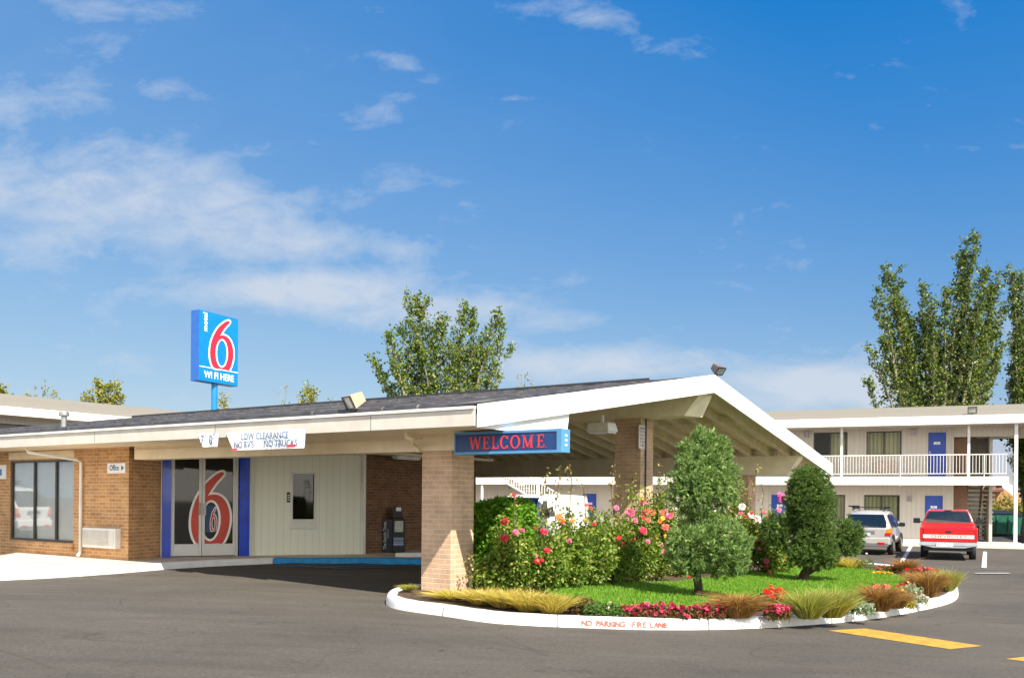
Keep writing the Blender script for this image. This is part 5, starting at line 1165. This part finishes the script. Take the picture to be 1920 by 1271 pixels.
poplar('poplar_tree', 'tallest poplar, behind the right end of the guest block roof', 1765, 56, [(1661,499),(1682,505,.5),(1725,533,.8),(1745,560),(1776,545,.8),(1800,482,.9),(1814,454,.9),(1829,440,1),(1844,502),(1862,540),(1875,513,.9),(1880,570,.7),(1631,652,.8),(1625,717,.6),(1648,545,.5),(1640,564,.5),(1655,640),(1690,590),(1710,600),(1760,600),(1790,600),(1825,600),(1850,620),(1700,650),(1740,640),(1885,640,.8),(1680,560),(1735,590),(1765,660),(1805,650),(1840,560),(1665,600),(1870,650)], 8, 17, .20, group='poplar trees behind the motel', spread=.40, leafm=M_pop2)
poplar('poplar_tree', 'poplar cut by the right edge of the picture above the guest block', 1925, 58, [(1897,499),(1914,516,.9),(1930,505),(1950,520),(1905,640),(1893,690),(1900,580,.3),(1960,580),(1940,600),(1918,660),(1908,560)], 13, 15, .21, group='poplar trees behind the motel', spread=.38, leafm=M_pop2)
M_yel = leafmat('yellowing_leaves', [(.10,.14,.02),(.20,.22,.03),(.34,.32,.05),(.45,.38,.07)], trans=.4)
poplar('small_tree', 'yellow green tree top above the far left wing roof', 190, 70, [(160,745),(172,738),(184,716),(193,728),(205,722),(218,718),(226,735),(212,750)], 21, 9, .26, spread=.25, leafm=M_yel, group='tree tops over the left roofs')
poplar('small_tree', 'sparse tree top left of the vent pipe', 80, 75, [(50,738,.4),(64,722,.4),(78,712,.35),(92,728,.4),(102,735,.4),(112,748,.4)], 22, 5, .22, spread=.2, leafm=M_yel, group='tree tops over the left roofs')
poplar('small_tree', 'tree top cut by the left edge', -8, 70, [(-14,720),(2,722),(6,738)], 23, 9, .28, spread=.25, leafm=M_yel, group='tree tops over the left roofs')
poplar('small_tree', 'tiny yellow tree tip over the roof ridge between sign and poplar', 576, 60, [(570,742),(579,726),(584,732)], 24, 9, .2, spread=.12, leafm=M_yel, group='tree tops over the left roofs')
poplar('small_tree', 'tiny green sprig beside the pylon pole', 418, 60, [(417,745),(421,748)], 25, 6, .18, spread=.1, leafm=M_yel, group='tree tops over the left roofs')
poplar('small_tree', 'faint tree tip right of the broad poplar', 990, 70, [(972,705,.3),(985,700,.3),(996,710,.3)], 27, 3, .2, spread=.15, leafm=M_yel, group='tree tops over the left roofs')
poplar('small_tree', 'faint thin tree tip left of the floodlight over the ridge', 535, 65, [(528,738,.3),(537,731,.3),(622,742,.3)], 28, 3, .2, spread=.12, leafm=M_yel, group='tree tops over the left roofs')
# dark conifer-like tree at the right edge and greenery behind the skips
poplar('shade_tree', 'dark leafy tree beside the end post at the right edge', 1930, 47, [(1912,830),(1920,800),(1935,780),(1950,800),(1918,880),(1925,930),(1945,870),(1915,900)], 31, 26, .22, spread=.55, group=None)
def leafball(name, label, loc, rx, ry, rz_, n, ls, m, seed, stemm=None, cat='shrub', group=None, zc=None, shell=.55, cells=None, stems=5):
    rg = np.random.default_rng(seed); t = thing(name, label, cat, loc, 0, group); zc = rz_ if zc is None else zc
    d = unit(rg.normal(size=(n, 3))); rad = (shell+(1-shell)*rg.random((n, 1))**.6)
    bum = 1+.16*np.sin(d[:, :1]*6+seed)*np.sin(d[:, 1:2]*5+2*seed)+.10*np.sin(d[:, 2:3]*9+seed*3)+.08*rg.normal(size=(n, 1))
    C_ = d*rad*bum*np.array([[rx, ry, rz_]])+np.array([[0, 0, zc]]); C_[:, 2] = np.maximum(C_[:, 2], .03)
    V, Fq = leaves(C_, d*.6+rg.normal(size=(n, 3))+np.array([[0, 0, .2]]), rg.uniform(.7, 1.2, n)*ls, rg.uniform(.45, .7, n)*ls, rg)
    f = np_mesh('foliage', V, Fq, m, t)
    if stemm:
        mb = MB(); rr_ = random.Random(seed)
        for _ in range(stems): mb.tube([(rr_.uniform(-.06, .06), rr_.uniform(-.06, .06), -.05), (rr_.uniform(-rx, rx)*.45, rr_.uniform(-ry, ry)*.45, zc), (rr_.uniform(-rx, rx)*.7, rr_.uniform(-ry, ry)*.6, zc+rz_*.6)], [.018, .012, .006], 5)
        mb.build('stem', stemm, t)
    return t
M_olive = leafmat('olive_leaves', [(.07,.10,.01),(.16,.17,.02),(.30,.24,.03)], trans=.3)
for px_, D_, rx_, rz_, lab_ in ((1850, 50.5, 1.0, .9, 'yellow green bush above the waste skips'), (1885, 51, 1.1, 1.25, 'orange green bush left of the white end post behind the skips'), (1925, 50, 1.2, 1.0, 'green bush at the right edge behind the end post')):
    p = at(px_, 960, D_+4); leafball('background_bush', lab_, (p.x, p.y, -.2), rx_, 1.0, rz_, 1800, .16, M_olive, int(px_), M_bark, 'bush', 'bushes behind the skips', zc=.9)

# unseen trees added to darken glass reflections and block low cloud, plus mirrored car
M_unseen = leafmat('unseen_tree_leaves', [(.03,.06,.012),(.06,.10,.02),(.10,.15,.03)], trans=.3)
for i_, (x_, y_, lab_) in enumerate(((-34,-16,'added unseen tree behind the viewer, farthest left'),(-22,-22,'added unseen tree behind the viewer, second from left'),(-9,-25,'added unseen tree behind the viewer, third'),(4,-26,'added unseen tree straight behind the viewer'),(-40,2,'added unseen tree beyond the left end of the car park'))):
    leafball('unseen_tree', lab_, (x_, y_, 0), 4.2, 3.2, 2.3, 2600, .5, M_unseen, 900+i_, M_bark, 'tree', 'added unseen trees on the near side', zc=2.7, stems=3)
cp_ = OL(-20.5, -4.4); suv('parked_car', 'white estate car parked left of the picture, mirrored in the office window', (cp_.x, cp_.y, gz(cp_.x, cp_.y)), OF.a+R(62), 1.05, M_vanwhite)
# ============================================================ CLIPPED PINES
M_needle = leafmat('pine_needles', [(.045,.10,.03),(.12,.21,.06),(.24,.35,.11),(.42,.51,.20)], trans=.28, rough=.5)
M_pinebark = mat('pine_bark', (.055,.035,.022), .9, var=.3, scale=9, bump=1, bscale=25)
M_needle2 = leafmat('dark_pine_needles', [(.035,.075,.018),(.07,.13,.03),(.125,.20,.045),(.22,.30,.08)], trans=.25, rough=.5)
def pine(label, base_px, blobs, trunk_pts, seed, needle, ntuft, nm=None):
    b = IG(*base_px); s_ = b.y/F_PX; rg = np.random.default_rng(seed); t = thing('clipped_pine', label, 'pine tree', tuple(b), 0, 'cloud pruned pines on the island')
    def w(px, py, dy=0): p = at(px, py, b.y+dy); return Vector((p.x-b.x, p.y-b.y, p.z-b.z))
    mb = MB()
    for pts, rads in trunk_pts: mb.tube([w(x, y, d) for x, y, d in pts], [q*s_ for q in rads], 9)
    mb.build('trunk', M_pinebark, t)
    for (cx, cy, rx, ry, dpt, den) in blobs:
        c = np.array(w(cx, cy, dpt)); rx *= s_; ry *= s_; ryd = rx*.95; n = int(ntuft*den*(rx*ry)/.15)
        d = unit(rg.normal(size=(n, 3))); lump = 1+.11*np.sin(d[:, :1]*6+cx)*np.sin(d[:, 2:3]*7+cy)+.09*np.sin(d[:, 1:2]*10+cx)*np.sin(d[:, 2:3]*11)+rg.normal(0, .05, (n, 1))
        rad = lump*(.80+.20*rg.random((n, 1))**.5); P = d*rad*np.array([[rx, ryd, ry]])
        nd = 34; Cn = np.repeat(P, nd, 0)+rg.normal(0, .008, (n*nd, 3)); outd = np.repeat(unit(d*np.array([[1, 1, 1]])+np.array([[0, 0, .45]])), nd, 0)
        Dn = outd+rg.normal(0, .48, (n*nd, 3)); V1, F1 = leaves(Cn, Dn, rg.uniform(.6, 1.15, n*nd)*needle, .0095, rg, fold=0)
        # inner darker twig mass
        m = int(n*7); d2 = unit(rg.normal(size=(m, 3))); P2 = d2*(rg.random((m, 1))**.4*.80)*np.array([[rx, ryd, ry]]); V2, F2 = leaves(P2, rg.normal(size=(m, 3)), needle*1.3, needle*.45, rg)
        V = np.concatenate([V1, V2])+c; Fq = np.concatenate([F1, F2+len(V1)])
        np_mesh('crown', V, Fq, nm or M_needle, t)
    return t
pine('tall clipped pine with a knobbly round head over a wide lower tier', (1308, 1120),
     [(1322,888,52,56,0,1.3),(1300,905,42,50,-.2,1),(1350,905,36,44,.1,1),(1325,842,31,26,0,1.2),(1312,820,11,16,0,1.6),(1334,822,10,14,.05,1.6),(1352,838,16,16,0,1.3),(1290,840,15,14,0,1.3),(1310,957,31,26,0,1),(1316,985,24,24,.1,1),(1288,1022,38,36,-.1,1.1),(1350,1022,54,52,-.1,1.1),(1325,1010,34,24,-.2,1),(1366,1050,34,28,-.2,1),(1300,1052,40,26,-.1,1)],
     [([(1308,1124,0),(1310,1100,0),(1305,1070,0),(1308,1010,0),(1315,950,0),(1322,880,0)], [10,8,8,6,5,3]), ([(1306,1075,0),(1330,1050,.1),(1360,1030,.1)], [5,4,2])], 41, .10, 175)
pine('darker clipped pine with a cone top and a ball at each side', (1505, 1090),
     [(1516,912,36,34,0,1.2),(1518,940,44,42,0,1.2),(1520,968,40,32,0,1.1),(1512,895,22,18,0,1.3),(1506,985,28,30,.1,1),(1528,1000,34,34,-.1,1.1),(1520,1032,46,32,-.1,1.1),(1540,1042,32,24,0,1),(1454,994,27,28,.15,1.2),(1588,1008,29,34,.15,1.2)],
     [([(1503,1092,0),(1510,1072,0),(1518,1060,0),(1520,1000,0),(1518,930,0)], [12,8,7,5,3]), ([(1512,1074,0),(1528,1066,-.1),(1545,1060,-.1),(1575,1020,.1)], [6,5,4,3]), ([(1515,1050,0),(1485,1010,.1),(1460,1000,.1)], [5,4,2])], 42, .085, 230, M_needle2)

# ============================================================ HEDGE AND ROSES
M_hedge = leafmat('hedge_leaves', [(.05,.13,.012),(.10,.24,.02),(.17,.36,.03),(.30,.48,.06)], trans=.4, rough=.5, spec=.25)
M_twig = mat('brown_twigs', (.13,.09,.05), .9)
hA = OF.loc(G(905, 1094, .17)); hp = G(950, 1088, .17); hp = Vector((hp.x, hp.y+.55, gz(hp.x, hp.y)+.12))
hp = at(946, 940, 15.75); hp.z = gz(hp.x, hp.y)+.12
hd = thing('clipped_hedge', 'square clipped bright green hedge beside the near brick column', 'hedge', tuple(hp), OF.a)
rg = np.random.default_rng(77); hw = .40; hh = at(950, 941, hp.y-.3).z-hp.z; n = 17000
P = rg.uniform(-1, 1, (n, 3)); ax = rg.integers(0, 3, n); sg = np.where(rg.random(n) < .5, -1, 1)
for i in range(3): P[ax == i, i] = (sg*(1-rg.random(n)**1.5*.22))[ax == i]
nrm = np.zeros((n, 3)); nrm[np.arange(n), ax] = sg
rr2 = np.maximum(np.abs(P[:, 0]), 0); cr = ((np.abs(P)**6).sum(1))**(1/6.); P = P/np.maximum(cr, 1)[:, None]
P *= np.array([[hw, .40, hh/2]]); P[:, 2] += hh/2; P += rg.normal(0, .022, (n, 3)); P += .03*np.sin(P[:, ::-1]*7)
V, Fq = leaves(P, nrm*.5+rg.normal(size=(n, 3))*.8+np.array([[0, 0, .3]]), rg.uniform(.06, .10, n), rg.uniform(.035, .055, n), rg)
np_mesh('foliage', V, Fq, M_hedge, hd)
mb = MB(); rr_ = random.Random(6)
for _ in range(22): x = rr_.uniform(-hw, hw)*.5; y = rr_.uniform(-.2, .2); mb.tube([(x, y, -.05), (x+rr_.uniform(-.15, .15), y, hh*.5), (x+rr_.uniform(-.2, .2), y, hh*.85)], [.02, .014, .006], 5)
mb.build('stem', M_twig, hd)

M_rose = leafmat('rose_leaves', [(.045,.09,.012),(.09,.17,.018),(.16,.26,.03),(.29,.36,.07),(.42,.42,.13)], trans=.4, rough=.5, spec=.3)
M_rosered = leafmat('reddish_leaves', [(.14,.08,.02),(.22,.18,.04),(.36,.32,.10),(.5,.45,.22)], trans=.3)
BLM = {c: mat('rose_'+c, v, .6, var=.18, scale=18) for c, v in dict(crimson=(.72,.015,.05), pink=(.85,.13,.28), coral=(.85,.14,.10), orange=(.80,.20,.02), yellow=(.85,.50,.02), white=(.82,.72,.64), magenta=(.80,.10,.40)).items()}
def bloom_mesh(seed):
    rg_ = np.random.default_rng(seed); V = []; Fc = []
    for ring, (n_, el_, sz) in enumerate(((3, 75, .55), (5, 50, .8), (6, 22, 1.0), (7, -5, 1.0))):
        for i in range(n_):
            a = 2*math.pi*(i+ring*.4)/n_+rg_.normal(0, .12); e_ = R(el_)+rg_.normal(0, .12); o_ = np.array([math.cos(a)*math.cos(e_), math.sin(a)*math.cos(e_), math.sin(e_)]); tt = np.array([-math.sin(a), math.cos(a), 0]); up = np.cross(o_, tt)*-1
            b = len(V); q = .25*o_; w_ = .42*sz
            V += [q, q*.5+o_*.55*sz-tt*w_+up*.1, o_*sz*.95-tt*w_*.6+up*.22, o_*sz+tt*0+up*.12, o_*sz*.95+tt*w_*.6+up*.22, q*.5+o_*.55*sz+tt*w_+up*.1]
            Fc += [(b, b+1, b+2, b+3), (b, b+3, b+4, b+5)]
    return np.array(V), np.array(Fc)
_bl = [bloom_mesh(s) for s in (1, 2, 3)]; _blm = {}
def bloom(par, col, local, r_, seed, tilt=1):
    key = (col, seed % 3)
    if key not in _blm:
        V, Fc = _bl[seed % 3]; o = np_mesh('bloom', V, Fc, BLM[col], par); _blm[key] = o.data
    else: o = link_mesh('bloom', _blm[key], par)
    rr_ = random.Random(seed); o.location = local; o.scale = (r_, r_, r_*.9); o.rotation_euler = (R(rr_.uniform(20, 75)), R(rr_.uniform(-25, 25)), rr_.uniform(-.6, .6)); return o
BLOOMS = [(946,977,'crimson',15),(946,1008,'crimson',15),(967,998,'pink',12),(1020,996,'crimson',15),(1026,1031,'crimson',13),(1008,1052,'crimson',14),(1066,1013,'pink',12),(1048,968,'orange',13),(1055,975,'orange',11),(1110,993,'yellow',9),
  (1160,1008,'crimson',9),(1182,961,'pink',17),(1178,998,'pink',12),(1206,994,'crimson',15),(1210,959,'coral',16),(1222,961,'coral',14),(1206,941,'pink',13),(1202,936,'yellow',8),(1228,1010,'crimson',12),(1238,1020,'pink',14),(1248,988,'coral',16),(1254,967,'pink',15),(1243,971,'yellow',9),(1237,977,'orange',9),(1249,1005,'yellow',9),
  (964,927,'crimson',9),(1100,946,'coral',9),(1107,953,'crimson',9),(1073,976,'orange',9),(1467,934,'magenta',17),(1462,928,'magenta',11),(1391,950,'white',14),(1385,968,'white',10),(1421,973,'white',16),(1408,966,'white',12),(1431,992,'pink',11),(1459,1031,'crimson',9),(1437,1061,'crimson',8),(1275,1069,'crimson',10),(1483,1011,'crimson',8),(1223,960,'crimson',11),(1364,945,'white',12),(1372,1000,'pink',10),(1292,1081,'crimson',8),
  (1190,975,'pink',12),(1245,1035,'pink',11),(1215,1015,'pink',10),(1450,1050,'crimson',8),(1466,1040,'crimson',8),(1443,1072,'orange',8),(1340,955,'white',9)]
BUSHES = [('low leafy rose bush in front of the hedge', 925,1110,60,34,60),('rose bush with crimson blooms against the hedge', 968,1112,80,62,130),('rose bush right of the hedge with a low crimson bloom', 1018,1112,84,62,120),('rose bush below the van door mirror', 1062,1108,84,64,128),('leafy rose bush with one yellow bloom', 1108,1104,86,64,130),
  ('rose bush in front of the middle column', 1152,1100,86,66,138),('rose bush with pink and coral blooms right of the middle column', 1196,1096,80,70,150),('tall rose bush thick with pink blooms beside the tall pine', 1240,1092,70,66,165),('rose bush half behind the tall pine', 1282,1084,60,50,130),
  ('rose bush with white blooms between the two pines', 1392,1078,76,56,140),('rose bush topped by a magenta bloom left of the dark pine', 1440,1080,64,50,120),('low rose bush with red and orange blooms under the dark pine', 1458,1078,60,36,70),('white rose bush behind the tall pine', 1355,1080,60,50,140)]
rb_ = random.Random(77)
for _ in range(34):
    x_ = rb_.choice([rb_.uniform(930, 1275), rb_.uniform(1370, 1470)]); BLOOMS.append((x_, rb_.uniform(975, 1062) if x_ < 1150 else rb_.uniform(950, 1055), rb_.choice(['crimson','crimson','crimson','pink','pink','coral']), rb_.uniform(6, 11)))
bushes = []
for i, (lab, px_, py_, wpx, rpx, hpx) in enumerate(BUSHES):
    b = IG(px_, py_-3); b.y += .05; b.z = island_z(b.x, b.y)-.03; s_ = b.y/F_PX; rg = np.random.default_rng(200+i); rr_ = random.Random(200+i)
    t = thing('rose_bush', lab, 'rose bush', tuple(b), 0, 'rose bushes on the island'); w2, h2 = wpx*s_/2*1.15, hpx*s_; mb = MB(); CC = []; DD = []
    ncane = 20
    for c in range(ncane):
        a = rr_.uniform(0, 6.28); rr = rr_.random()**.6; ex, ey = math.cos(a)*w2*rr, math.sin(a)*w2*.8*rr; hz_ = h2*(rr_.uniform(.50, 1.0) if rr_.random() < .8 else rr_.uniform(1.0, 1.25))*(1-.2*rr*rr)
        pts = [(ex*.1, ey*.1, 0), (ex*.5+rr_.uniform(-.05, .05), ey*.5, hz_*.45), (ex*.85, ey*.85, hz_*.8), (ex, ey, hz_)]; mb.tube(pts, [.013, .010, .007, .004], 4, caps=False); P = np.array(pts)
        m = 125
        f = rg.random(m)**.62*2.999; i0 = f.astype(int); q = P[i0]+(P[i0+1]-P[i0])*(f-i0)[:, None]; CC.append(q+rg.normal(0, .085, (m, 3))*np.array([[1, 1, .8]])); DD.append(rg.normal(size=(m, 3))+np.array([[0, -.2, .1]]))
    # skirt foliage for the low front
    m = int(1700*wpx/80); d = unit(rg.normal(size=(m, 3))); q = d*(.6+.4*rg.random((m, 1)))*np.array([[w2, w2*.75, h2*.40]])+np.array([[0, 0, h2*.44]]); CC.append(q); DD.append(d+rg.normal(size=(m, 3))*.8)
    C_ = np.concatenate(CC); D_ = np.concatenate(DD); C_[:, 2] = np.maximum(C_[:, 2], .05); m = len(C_)
    V, Fq = leaves(C_, D_, rg.uniform(.045, .085, m), rg.uniform(.032, .055, m), rg); fo = np_mesh('foliage', V, Fq, M_rose, t); mb.build('stem', M_twig, t)
    bushes.append((t, b, px_, w2, h2, s_))
for k, (px_, py_, col, dpx) in enumerate(BLOOMS):
    t, b, bxp, w2, h2, s_ = min(bushes, key=lambda q: abs(q[2]-px_)+(0 if at(px_, py_, q[1].y).z-q[1].z < q[4]*1.15 else 60))
    dy = -w2*.85 if py_ > 960 else -w2*.3
    p = at(px_, py_, b.y+dy); loc = (p.x-b.x, p.y-b.y, p.z-b.z); bloom(t, col, loc, dpx*s_*.52, 300+k)
    if loc[2] > h2*.9:
        mb = MB(); mb.tube([(loc[0]*.3, 0, h2*.4), (loc[0]*.8, loc[1]*.6, h2*.75), tuple(loc)], [.008, .006, .004], 4); mb.build('stem', M_twig, t)
# tall reddish canes with small pale leaves, part of their bushes
CANES = [(1050,1050,[(1040,960),(1048,905),(1052,868)]),(1060,1050,[(1068,960),(1072,900),(1066,876)]),(1030,1050,[(1020,960),(1018,915),(1026,882)]),(1160,1040,[(1150,960),(1146,915),(1152,875)]),(1155,1040,[(1160,955),(1178,915),(1200,880)]),(1165,1040,[(1152,970),(1150,930),(1158,898)]),(1230,1030,[(1232,950),(1236,905),(1240,872)]),(1245,1030,[(1250,945),(1262,915),(1255,895)]),(1395,1030,[(1405,955),(1414,905),(1424,866)]),(1400,1030,[(1402,960),(1398,925),(1406,900)]),(1430,1030,[(1428,960),(1432,925),(1426,905)]),(975,1050,[(968,975),(966,945),(964,925)]),(1100,1050,[(1098,975),(1096,925),(1088,900)])]
cane_acc = {}
for k, (bxp, byp, pts) in enumerate(CANES):
    t, b, q_, w2, h2, s_ = min(bushes, key=lambda q: abs(q[2]-bxp)); P = [at(bxp, byp, b.y)]+[at(x, y, b.y-.05) for x, y in pts]; P = [(p.x-b.x, p.y-b.y, p.z-b.z) for p in P]
    a = cane_acc.setdefault(t.name, (t, MB(), [], [])); a[1].tube(P, [.009, .007, .006, .003], 4)
    rg = np.random.default_rng(500+k); Pn = np.array(P); m = 26 if pts[-1][1] < 900 else 18; f = rg.random(m)*2.2+.799; f = np.minimum(f, 2.999); i0 = f.astype(int); q = Pn[i0]+(Pn[i0+1]-Pn[i0])*(f-i0)[:, None]+rg.normal(0, .035, (m, 3)); a[2].append(q); a[3].append(rg.normal(size=(m, 3)))
for nm, (t, mbx, Q, Dq) in cane_acc.items():
    mbx.build('cane', M_twig, t); Q = np.concatenate(Q); Dq = np.concatenate(Dq); rg = np.random.default_rng(9); V, Fq = leaves(Q, Dq, rg.uniform(.05, .085, len(Q)), .038, rg); np_mesh('cane_leaves', V, Fq, M_rosered, t)

# ============================================================ BORDER PLANTS
def gm(name, cols): return leafmat(name, cols, trans=.35, rough=.6, spec=.25)
M_gy = gm('golden_grass', [(.30,.24,.05),(.52,.39,.09),(.70,.53,.16),(.34,.38,.06)])
M_gb = gm('bronze_grass', [(.20,.09,.03),(.36,.18,.06),(.46,.27,.10),(.28,.18,.06)])
M_gg = gm('variegated_grass', [(.16,.20,.03),(.34,.34,.07),(.48,.44,.14),(.14,.18,.03)])
def tuft(label, px_, py_, wpx, hpx, m, seed, n=900, droop=.7, grp='ornamental grass tufts along the kerb', up=1.0):
    b = IG(px_, py_-5, .15); s_ = b.y/F_PX; rg = np.random.default_rng(seed); o = None
    w2, h2 = wpx*s_/2, hpx*s_; a = rg.uniform(0, 6.283, n); r_ = rg.random(n)**.5; C_ = np.stack([np.cos(a)*r_*w2*.45, np.sin(a)*r_*w2*.35, np.zeros(n)], 1)
    D_ = np.stack([np.cos(a)*r_*w2*.9+rg.normal(0, .05, n), np.sin(a)*r_*w2*.8+rg.normal(0, .05, n), h2*up*rg.uniform(.7, 1.2, n)], 1); L = np.linalg.norm(D_, axis=1)*rg.uniform(.75, 1.2, n)
    V, Fq = blades(C_, D_, L, .010, rg, droop); o = np_mesh('ornamental_grass', V, Fq, m, None); o.location = tuple(b); tag(o, label, 'grass tuft', grp); return o
k = 0
for (px_, py_, w_, h_, m_, lab) in [(765,1112,26,12,M_gg,'tiny green grass tuft inside the kerb nose left of the near column'),(850,1128,90,18,M_gy,'low dry golden grass at the foot of the near column'),(905,1137,84,28,M_gy,'golden grass tuft just right of the near column foot'),(948,1143,84,34,M_gy,'tall golden grass tuft in front of the roses'),(992,1149,84,36,M_gy,'golden grass tuft right of the tallest golden one'),(1036,1153,76,34,M_gy,'rightmost golden grass tuft beside the low green shrub'),
    (1385,1162,84,52,M_gb,'round bronze grass tuft between the pink and the red flowers'),(1345,1158,40,30,M_gb,'small bronze grass tuft behind the right end of the pink flower row'),(1515,1164,80,52,M_gg,'yellow green grass mound right of the red flowers'),(1560,1162,80,52,M_gg,'yellow green grass mound left of the white flowers'),(1650,1150,66,56,M_gb,'bronze grass tuft under the orange red flowers'),(1680,1145,50,36,M_gb,'bronze grass tuft close to the kerb before the yellow flowers'),
    (1742,1122,60,54,M_gb,'large bronze grass tuft near the island tip'),(1725,1105,52,34,M_gb,'bronze grass behind the scarlet flowers near the tip'),(1778,1112,42,40,M_gg,'pale green grass at the very tip of the island'),(1700,1080,44,34,M_gb,'reddish grass at the back edge of the island'),(1570,1070,52,24,M_gy,'golden grass at the back of the lawn right of the dark pine'),(1598,1073,46,22,M_gy,'golden grass at the back of the lawn beside the leafy plant')]:
    k += 1; tuft(lab, px_, py_, w_, h_, m_, 600+k, n=int(420+w_*h_*.28), droop=.75 if m_ is M_gb else .35)
def flowers(label, px_, py_, wpx, hpx, col, seed, leafcol, nf=40, grp='flower clumps along the island border', fs=.028, cat='flowers', cols2=None, topf=.55):
    b = IG(px_, py_-4, .15); s_ = b.y/F_PX; rg = np.random.default_rng(seed); t = thing('flower_clump', label, cat, tuple(b), 0, grp); w2, h2 = wpx*s_/2, hpx*s_
    n = int(500*(wpx/40)); a = rg.uniform(0, 6.283, n); r_ = rg.random(n)**.5; z = h2*rg.random(n)*.85; C_ = np.stack([np.cos(a)*r_*w2, np.sin(a)*r_*w2*.7, z*(1-.35*r_)], 1)
    V, Fq = leaves(C_, rg.normal(size=(n, 3))+np.array([[0, 0, .4]]), rg.uniform(.03, .06, n), rg.uniform(.02, .035, n), rg); np_mesh('foliage', V, Fq, leafcol, t)
    if nf:
        a = rg.uniform(0, 6.283, nf); r_ = rg.random(nf)**.6; cc = np.stack([np.cos(a)*r_*w2*1.02, np.sin(a)*r_*w2*.75, h2*(topf+(1.02-topf)*rg.random(nf))*(1-.25*r_)], 1); VV, FF = [], []; Vb_, Fb_ = _bl[seed % 3]
        for q in range(nf):
            sc = fs*rg.uniform(.7, 1.25); th = rg.uniform(0, 6.28); M_ = np.array(Matrix.Rotation(th, 3, 'Z') @ Matrix.Rotation(R(rg.uniform(10, 70)), 3, 'X')); FF.append(Fb_+len(VV)*len(Vb_)); VV.append((Vb_*sc)@M_.T+cc[q])
        np_mesh('blossoms', np.concatenate(VV), np.concatenate(FF), BLM[col], t)
    return t
M_gl = leafmat('border_leaves', [(.04,.09,.015),(.09,.17,.03),(.16,.25,.05)], trans=.3); M_sil = leafmat('silver_leaves', [(.16,.22,.13),(.26,.32,.20),(.4,.44,.30)], trans=.25); M_brz = leafmat('bronze_leaves', [(.10,.05,.02),(.16,.09,.03),(.12,.14,.03)], trans=.3)
BLM['begonia'] = mat('begonia_red', (.68,.05,.13), .5, var=.4, scale=30); BLM['scarlet'] = mat('scarlet_petals', (.80,.015,.012), .55, var=.15, scale=25)
flowers('low grey green shrub at the right end of the golden grasses', 1090,1152,52,40,'white',701,M_brz,0,cat='shrub'); flowers('low dark green shrub beside the first pink flowers', 1122,1156,50,30,'white',702,M_gl,0,cat='shrub'); flowers('low green plant with two white flowers before the pink row', 1150,1157,44,26,'white',703,M_gl,3)
labs = ['first small crimson clump at the left end of the pink row','second crimson clump of the pink row','third clump of the pink row, beside a yellow flower','tall crimson clump in the left half of the pink row','middle clump of the pink row','clump just right of the middle of the pink row','clump three from the right end of the pink row','second clump from the right end of the pink row','right end clump of the pink row beside bronze grass']
for q, (px_, py_, h_) in enumerate([(1174,1158,20),(1195,1159,24),(1216,1160,30),(1236,1161,32),(1258,1161,28),(1280,1162,26),(1302,1162,26),(1325,1162,28),(1348,1162,28)]): flowers(labs[q], px_, py_, 27, h_, 'begonia', 710+q, M_brz, 30, 'begonia clumps in the pink row', .030, topf=.2)
for a_ in [('bright red flowers standing high above pink ones at the kerb',1448,1148,52,48,'scarlet',730,M_gl,55),('pink red clump at the kerb below the bright red flowers',1458,1163,50,26,'begonia',731,M_brz,42),('green plant with few white flowers right of the grass mound',1600,1152,44,40,'white',732,M_gl,5),('silver leaved plant at the kerb with a white flower',1622,1156,34,30,'white',733,M_sil,3),('orange red flowers over the bronze grass',1646,1120,40,24,'coral',734,M_gl,28),('yellow flowers between bronze grass and silver leaves',1684,1130,32,24,'yellow',735,M_gl,28),
    ('silver green plant crowned with scarlet flowers near the tip',1708,1130,46,42,'scarlet',736,M_sil,0),('scarlet flowers on the silver green plant',1702,1112,44,18,'scarlet',737,M_sil,36),('small scarlet clump beside the large bronze grass',1727,1116,22,20,'scarlet',738,M_gl,12),('pale flowering plant low at the kerb near the tip',1722,1134,36,18,'white',739,M_sil,8),('yellow low clump at the kerb before the silver plant',1697,1142,40,14,'yellow',744,M_gg,8),
    ('tall leafy plant with white bud at the back edge of the lawn',1622,1074,36,34,'white',740,M_gl,3),('bright yellow carpet at the back of the lawn',1655,1084,36,10,'yellow',741,M_gl,44),('orange and pink flowers behind the yellow carpet',1662,1076,38,14,'coral',742,M_gl,26),('magenta flowers behind the lawn beside the reddish grass',1676,1074,20,12,'magenta',743,M_gl,12),('coral flowers left of the reddish grass at the back',1690,1078,28,22,'coral',745,M_brz,18),('coral red flowers at the right back of the island',1738,1086,48,20,'coral',746,M_gl,46),('red flowers on the reddish grass at the back edge',1712,1084,36,18,'scarlet',747,M_brz,16),('small dark green plant in the lawn left of the white flowers',1550,1132,34,24,'white',748,M_gl,0),
    ('tiny yellow flowers at the foot of the tall pine',1250,1146,20,10,'yellow',749,M_gl,5)]:
    lab, px_, py_, w_, h_, c_, sd_, lm_, nf_ = a_; flowers(lab, px_, py_, w_, h_, c_, sd_, lm_, nf_, fs=.034)
# small weed against the near column and plant by the office window
p = G(882, 1112, .16); tw = thing('dry_weed', 'thin dry weed climbing the right face of the near column', 'weed', tuple(p), 0); mb = MB(); rr_ = random.Random(3); rg = np.random.default_rng(31)
for _ in range(5): mb.tube([(0, 0, 0), (rr_.uniform(-.04, .04), 0, .25), (rr_.uniform(-.08, .06), -.02, rr_.uniform(.4, .6))], .005, 4)
mb.build('stem', M_twig, tw); q = np.stack([rg.normal(0, .05, 60), rg.normal(0, .03, 60), rg.uniform(.2, .62, 60)], 1); V, Fq = leaves(q, rg.normal(size=(60, 3)), .05, .03, rg); np_mesh('leaves', V, Fq, M_rosered, tw)
